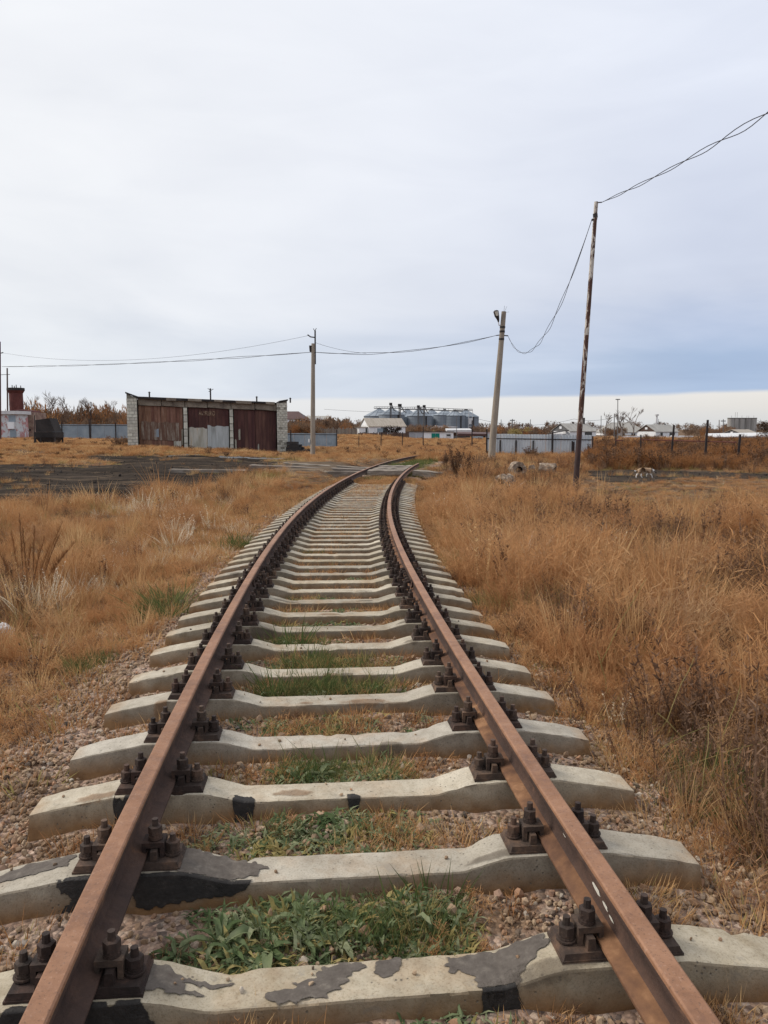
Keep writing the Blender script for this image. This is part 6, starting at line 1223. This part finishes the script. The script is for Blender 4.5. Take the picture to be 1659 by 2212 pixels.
for px, yb, yt, Y, w, lab, sd_ in ((985, 1040, 972, 27, 46, 'dark dead weed clump right of the track, tallest of them', 1), (1012, 1062, 990, 25, 40, 'dark dead weed clump beside the tallest one', 2), (962, 1012, 975, 34, 30, 'brown dead weed clump close to the end of the track', 3), (1096, 1100, 1050, 20.5, 38, 'dark dead weed in front of the broken pipe', 4), (1145, 1000, 972, 46, 50, 'brown weeds along the foot of the sheet fence', 5)):
    a = at(px, yb, Y); h = at(px, yt, Y).z - a.z; W_ = w / F * Y / 2; t_ = thing('dead_weed', lab, 'weed', (a.x, a.y, gz(a.x, a.y) - .02), sd_, 'dark dead weeds right of the track')
    me = spiky(34, 1.0, .010, M['brown_weed'], 300 + sd_, .075, .55, 40); me.name = 'stalks'; o = link('stalks', me, t_); o.scale = (W_ / .45, W_ / .45, h * 1.05)
# tall reddish plumes at the left edge
q = on_plane(75, 1275, -.1); t_ = thing('plume_weed', 'tall dry weed with dark feathery plumes at the left edge', 'weed', (q.x, q.y, gz(q.x, q.y)))
for k, (dx, tx, h) in enumerate(((-.13, -.17, .93), (-.02, .05, .80), (.02, .40, .86), (.05, .42, .52), (-.17, -.27, .72), (.0, .22, .6), (-.08, -.09, .78), (-.05, .12, .66), (.04, .30, .70), (-.20, -.38, .55), (.06, .52, .62), (-.10, -.02, .58))):
    random.seed(k + 70); mb = MB(); b_, tp = Vector((dx, 0, -.02)), Vector((tx, rnd(-.1, .1), h)); mid = b_.lerp(tp, .55) + Vector((-.05 * (tx - dx), 0, .02)); pts = [b_, b_.lerp(mid, .5), mid, mid.lerp(tp, .5) + Vector((0, 0, .01)), tp]; mb.tube(pts, [.005, .004, .004, .003, .002], 4)
    for j in range(130):
        f = rnd(.38, 1.0); p = mid.lerp(tp, (f - .55) / .45) if f > .55 else b_.lerp(mid, f / .55); az = rnd(0, 6.28); wd = .048 * math.sin(math.pi * min(1, max(0, (f - .3) / .74))) ; d_ = Vector((math.cos(az), math.sin(az), rnd(1.2, 3.2))).normalized(); L_ = wd * rnd(.8, 2.8) + .012; mb.blade(p, p + d_ * L_, p + d_ * L_ * .5, .0032, (math.cos(az + 1.5), math.sin(az + 1.5), 0))
    mb.build('plume', M['bank'], t_)
# long pale stalks crossing in the right foreground weeds
for k, (x0, y0, x1, y1, Y0, Y1) in enumerate(((1300, 1430, 1395, 1250, 5.2, 5.4), (1395, 1640, 1560, 1560, 4.0, 4.2), (1340, 1720, 1660, 1600, 3.7, 3.9), (1440, 1560, 1500, 1420, 4.3, 4.4), (1420, 1540, 1500, 1640, 4.2, 4.1), (1530, 1700, 1600, 1480, 3.7, 3.8), (1290, 1405, 1310, 1500, 5.0, 4.9), (1510, 1790, 1530, 1560, 3.5, 3.6))):
    a, b_ = at(x0, y0, Y0), at(x1, y1, Y1); mb = MB(); m1 = a.lerp(b_, .5) + Vector((0, 0, .03)); mb.tube([a, a.lerp(m1, .5) + Vector((0, 0, .008)), m1, m1.lerp(b_, .5) + Vector((.01, 0, .01)), b_], [.0026, .0026, .0022, .002, .0014], 5); tag(mb.build('dry_stalk', M['olive']), 'long pale dry stalk lying across the weeds at the right, %s of eight' % ordn(k), 'stalk', 'pale dry stalks at the right')
def brush(name, rows, mats_leaf, lab, n_per=1.0):
    protos = [clump(260, 1.0, 1.0, .17, m_, 400 + i) for i, m_ in enumerate(mats_leaf)]; P, Sx, K = [], [], []
    for px0, px1, Y0, Y1, hm, w, cnt in rows:
        for i in range(int(cnt * n_per)):
            px = random.uniform(px0, px1); Y = random.uniform(Y0, Y1); x = (px - CX) / F * Y; z = gz(x, Y); hh = hm * random.uniform(.65, 1.15); P.append((x, Y, z - .15)); Sx.append((w * random.uniform(.7, 1.3),) * 2 + (hh,)); K.append(random.randrange(len(protos)))
    n = len(P); return scatter(name, P, np.column_stack([np.zeros((n, 2)), RNG.uniform(0, 6.28, n)]), Sx, K, protos, lab)
random.seed(99)
brush('brush', [(50, 285, 112, 135, 4.4, 1.5, 150), (50, 285, 104, 112, 2.6, 1.2, 70), (622, 752, 150, 185, 3.3, 1.5, 90), (622, 700, 140, 150, 2.3, 1.2, 40), (875, 965, 180, 200, 2.2, 1.4, 50), (1020, 1200, 170, 240, 2.3, 1.5, 110), (1300, 1345, 205, 228, 2.6, 1.4, 16), (1478, 1580, 200, 250, 2.4, 1.5, 60)], [M['brush'], M['brush'], M['brush'], M['bank']], 'brown autumn brush in belts behind the fences and houses')
brush('horizon_trees', [(-200, 1860, 420, 700, 6, 4, 260), (560, 800, 260, 330, 5.5, 2.6, 70)], [M['brush'], M['twig'] if False else M['brush']], 'far low tree line along the horizon')
def bank_weeds():
    n = 8200; px = RNG.uniform(1272, 1760, n); Y = 35 + 29 * RNG.random(n) ** .8; x = (px - CX) / F * Y; t0 = np.column_stack([x, Y]); P = [tuft(70, .6, .35, .6, .012, M['bank'], 81), fluffy(22, 16, .75, .010, M['bank'], 82, .9), fluffy(22, 16, .6, .010, M['bank'], 83, 1.1), spiky(14, .8, .012, M['brown_weed'], 84, .07, .5)]
    k = np.where(RNG.random(n) < .12 + .3 * (wav(x, Y, 6, 22) > .45), 3, RNG.integers(0, 3, n)); sc = RNG.uniform(.6, 1.2, n) * np.clip(1 + .4 * wav(x, Y, 7, 23), .5, 1.5)
    return scatter('bank_weeds', on_ground(t0), np.column_stack([RNG.normal(0, .06, (n, 2)), RNG.uniform(0, 6.28, n)]), np.column_stack([sc * 1.1, sc * 1.1, sc]), k, P, 'rust brown weeds covering the bank behind the black posts')
bank_weeds()
a = at(1518, 995, 47); t_ = thing('brushwood_pile', 'dark heap of dead branches on the bank behind the tallest black post', 'pile', a); random.seed(5)
for k in range(46):
    x, y = rnd(-1.5, 1.6), rnd(-.4, .6); z = rnd(0, .75) * (1 - abs(x) / 2.2); az = rnd(-.5, .5) + (3.14 if rnd(0, 1) < .5 else 0); L_ = rnd(.5, 1.3); d_ = Vector((math.cos(az), math.sin(az), rnd(-.25, .3))); p = Vector((x, y, z)); MB().tube([p - d_ * L_ / 2, p + Vector((0, 0, rnd(-.05, .05))), p + d_ * L_ / 2], [.035, .03, .012], 5).build('branch', M['dark_metal'] if k % 3 else M['gable_brown'], t_)

# ------------------------------------------------------------------ small things in the weeds on the right
M['wrap'] = noisy('weathered_pipe_wrap', [(0, (.11, .075, .055)), (.45, (.22, .165, .12)), (.75, (.36, .29, .22)), (1, (.48, .42, .34))], 7, .95, .8, 26, bdist=.03)
def pipe_piece(px, yb, Y, dia, ln, yaw, lab, seed, ragged=.05):
    a = at(px, yb, Y); t_ = thing('pipe_section', lab, 'pipe', (a.x, a.y, gz(a.x, a.y) + .02), yaw, 'broken pipe sections in the weeds'); g = random.Random(seed); n, k = 18, 7; r = dia / 2; V = []
    for i in range(k):
        for j in range(n): a_ = 6.283 * j / n; rr_ = r * (1 + g.uniform(-ragged, ragged)); V.append(((i / (k - 1) - .5) * ln + g.uniform(-.03, .03), rr_ * math.cos(a_), r + rr_ * math.sin(a_)))
    mb = MB(); mb.add(V, [(i * n + j, i * n + (j + 1) % n, (i + 1) * n + (j + 1) % n, (i + 1) * n + j) for i in range(k - 1) for j in range(n)]); ri = r * .45
    for e, x in ((0, -.5), (k - 1, .5)):
        b0 = len(mb.v); mb.v += [(x * ln * .98, ri * math.cos(6.283 * j / n), r * .95 + ri * math.sin(6.283 * j / n)) for j in range(n)]; mb.f += [(e * n + j, e * n + (j + 1) % n, b0 + (j + 1) % n, b0 + j) for j in range(n)]; mb.m += [0] * n
    mb.build('wrapping', M['wrap'], t_); MB().tube([(-ln * .53, 0, r * .95), (ln * .53, 0, r * .95)], ri * .99, 14, 0, False).build('core_pipe', M['felt'], t_); return t_
pipe_piece(1117, 1033, 30, .56, .5, R(-80), 'broken lagged pipe section showing its dark open end', 1, .09); pipe_piece(1183, 1024, 31, .44, .62, R(-25), 'pale lagged pipe section lying on its side, dark end to the right', 2, .06); pipe_piece(1090, 1066, 24, .46, .5, R(50), 'low broken pipe section nearest the track, half sunk in weeds', 3, .12)
a = at(1148, 1012, 33); mb = MB(); mb.hexa([(-.16, -.1, -.05), (.18, -.12, -.05), (.16, .1, -.05), (-.14, .1, -.05), (-.12, -.08, .13), (.1, -.06, .17), (.12, .06, .14), (-.1, .08, .12)]); o = mb.build('pale_rock', M['wrap']); o.location = a; tag(o, 'small pale rock between the two pipe sections', 'rock')
def crumpled(name, loc, sx_, sy_, sz_, mat, lab, cat, seed):
    import bmesh
    g = np.random.default_rng(seed); bm = bmesh.new(); bmesh.ops.create_icosphere(bm, subdivisions=3, radius=1)
    for v in bm.verts: n_ = 1 + .28 * math.sin(v.co.x * 5 + seed) * math.sin(v.co.y * 6) + g.uniform(-.10, .10); v.co = Vector((v.co.x * sx_ * n_, v.co.y * sy_ * n_, max(v.co.z, -.3) * sz_ * n_ + sz_ * .3))
    me = D.meshes.new(name); bm.to_mesh(me); bm.free(); me.materials.append(mat); o = link(name, me, None, loc); return tag(o, lab, cat)
crumpled('plastic_bag', at(1586, 1006, 40.5), .30, .15, .24, M['whitewash'], 'crumpled white bag lying by the thick black post', 'bag', 3); crumpled('plastic_scrap', at(1633, 1012, 38), .10, .08, .07, M['whitewash'], 'small white scrap in the weeds at the right edge', 'scrap', 5)
q = on_plane(2, 1372, -.1); crumpled('plastic_scrap', (q.x - .01, q.y, gz(q.x, q.y) + .02), .12, .10, .09, M['white_cap'], 'crumpled whitish plastic in the grass at the left edge', 'scrap', 7)
q = on_plane(1170, 1915, .0); crumpled('lump_of_coal', (q.x, q.y, gz(q.x, q.y) + .03), .045, .035, .03, M['tar'], 'black lump of coal beside the right rail', 'coal', 9)

# ------------------------------------------------------------------ the dog
M['fur_tan'] = noisy('tan_fur', [(0, (.20, .125, .075)), (.5, (.33, .215, .13)), (1, (.46, .34, .23))], 7, .95, .3); M['fur_white'] = noisy('white_fur', [(0, (.62, .56, .50)), (1, (.80, .76, .72))], 9, .95, .2); M['fur_dark'] = noisy('dark_fur', [(0, (.02, .016, .014)), (1, (.055, .042, .036))], 9, .95, .2)
def dog():
    a = at(1392, 1033, 29.5); t_ = thing('dog', 'tan and white dog walking right with its head lowered', 'dog', (a.x, a.y, gz(a.x, a.y) + .04), 0)
    N, E, Rr_ = [], [], []
    def chain(pts, start=None):
        prev = start
        for x, y, z, r in pts:
            N.append((x, y, z)); Rr_.append(r); i = len(N) - 1
            if prev is not None: E.append((prev, i))
            prev = i
        return prev
    body = chain([(-.22, 0, .375, .098)]); mid = chain([(-.08, 0, .375, .092), (.06, 0, .37, .10)], body); ch = chain([(.19, 0, .365, .112)], mid); sh = chain([(.27, 0, .375, .085)], ch); nk = chain([(.35, 0, .355, .066), (.415, 0, .315, .062)], sh); hd_ = chain([(.45, 0, .285, .064)], nk); chain([(.505, 0, .245, .040), (.545, 0, .222, .030)], hd_)
    tail = chain([(-.31, 0, .36, .035), (-.37, 0, .315, .026), (-.42, 0, .305, .026), (-.47, 0, .335, .022)], body)
    chain([(-.26, -.055, .30, .070), (-.30, -.06, .215, .040), (-.385, -.06, .145, .026), (-.405, -.06, .03, .022), (-.37, -.06, .015, .024)], body)
    chain([(-.20, .055, .30, .066), (-.11, .06, .225, .038), (-.135, .06, .12, .025), (-.10, .06, .025, .022), (-.065, .06, .012, .023)], body)
    chain([(.22, -.055, .27, .058), (.24, -.06, .19, .036), (.315, -.06, .10, .026), (.335, -.06, .02, .022), (.365, -.06, .012, .023)], ch)
    chain([(.20, .055, .27, .056), (.19, .06, .185, .034), (.115, .06, .155, .027), (.11, .06, .07, .022), (.13, .06, .05, .022)], ch)
    me = D.meshes.new('dog_frame'); me.from_pydata(N, E, []); o = D.objects.new('dog_frame', me); COL.objects.link(o)
    md = o.modifiers.new('skin', 'SKIN'); md.use_smooth_shade = True
    for i, r in enumerate(Rr_): me.skin_vertices[0].data[i].radius = (r, r)
    me.skin_vertices[0].data[1].use_root = True; me.skin_vertices[0].data[0].use_root = False
    s = o.modifiers.new('sub', 'SUBSURF'); s.levels = 2; s.render_levels = 2
    dg = bpy.context.evaluated_depsgraph_get(); fm = D.meshes.new_from_object(o.evaluated_get(dg)); fm.name = 'body'; D.objects.remove(o)
    fm.materials.clear(); [fm.materials.append(M[k]) for k in ('fur_tan', 'fur_white', 'fur_dark')]
    mi = []
    for p in fm.polygons:
        x, y, z = p.center; k = 0
        if z < .20 and x < .40: k = 1
        if x < -.40 and z > .25: k = 1
        if .34 < x < .455 and z > .20: k = 1
        if x >= .46: k = 2
        if .29 < x <= .335 and z > .34: k = 2
        mi.append(k)
    fm.polygons.foreach_set('material_index', mi); fm.polygons.foreach_set('use_smooth', [True] * len(mi)); b_ = link('body', fm, t_); t_.scale = (.84, .84, .84)
    for s_ in (-1, 1):
        mb = MB(); mb.tube([(.435, s_ * .045, .335), (.42, s_ * .075, .305), (.425, s_ * .082, .265)], [.018, .026, .006], 7); mb.build('ear', M['fur_dark'], t_, True)
        mb = MB(); mb.cyl((.487, s_ * .042), .008, .008, .277, .290, 7); mb.build('eye', M['tar'], t_)
    mb = MB(); mb.tube([(.565, 0, .218), (.580, 0, .214)], [.014, .009], 7); mb.build('nose', M['tar'], t_)
    return t_
dog()
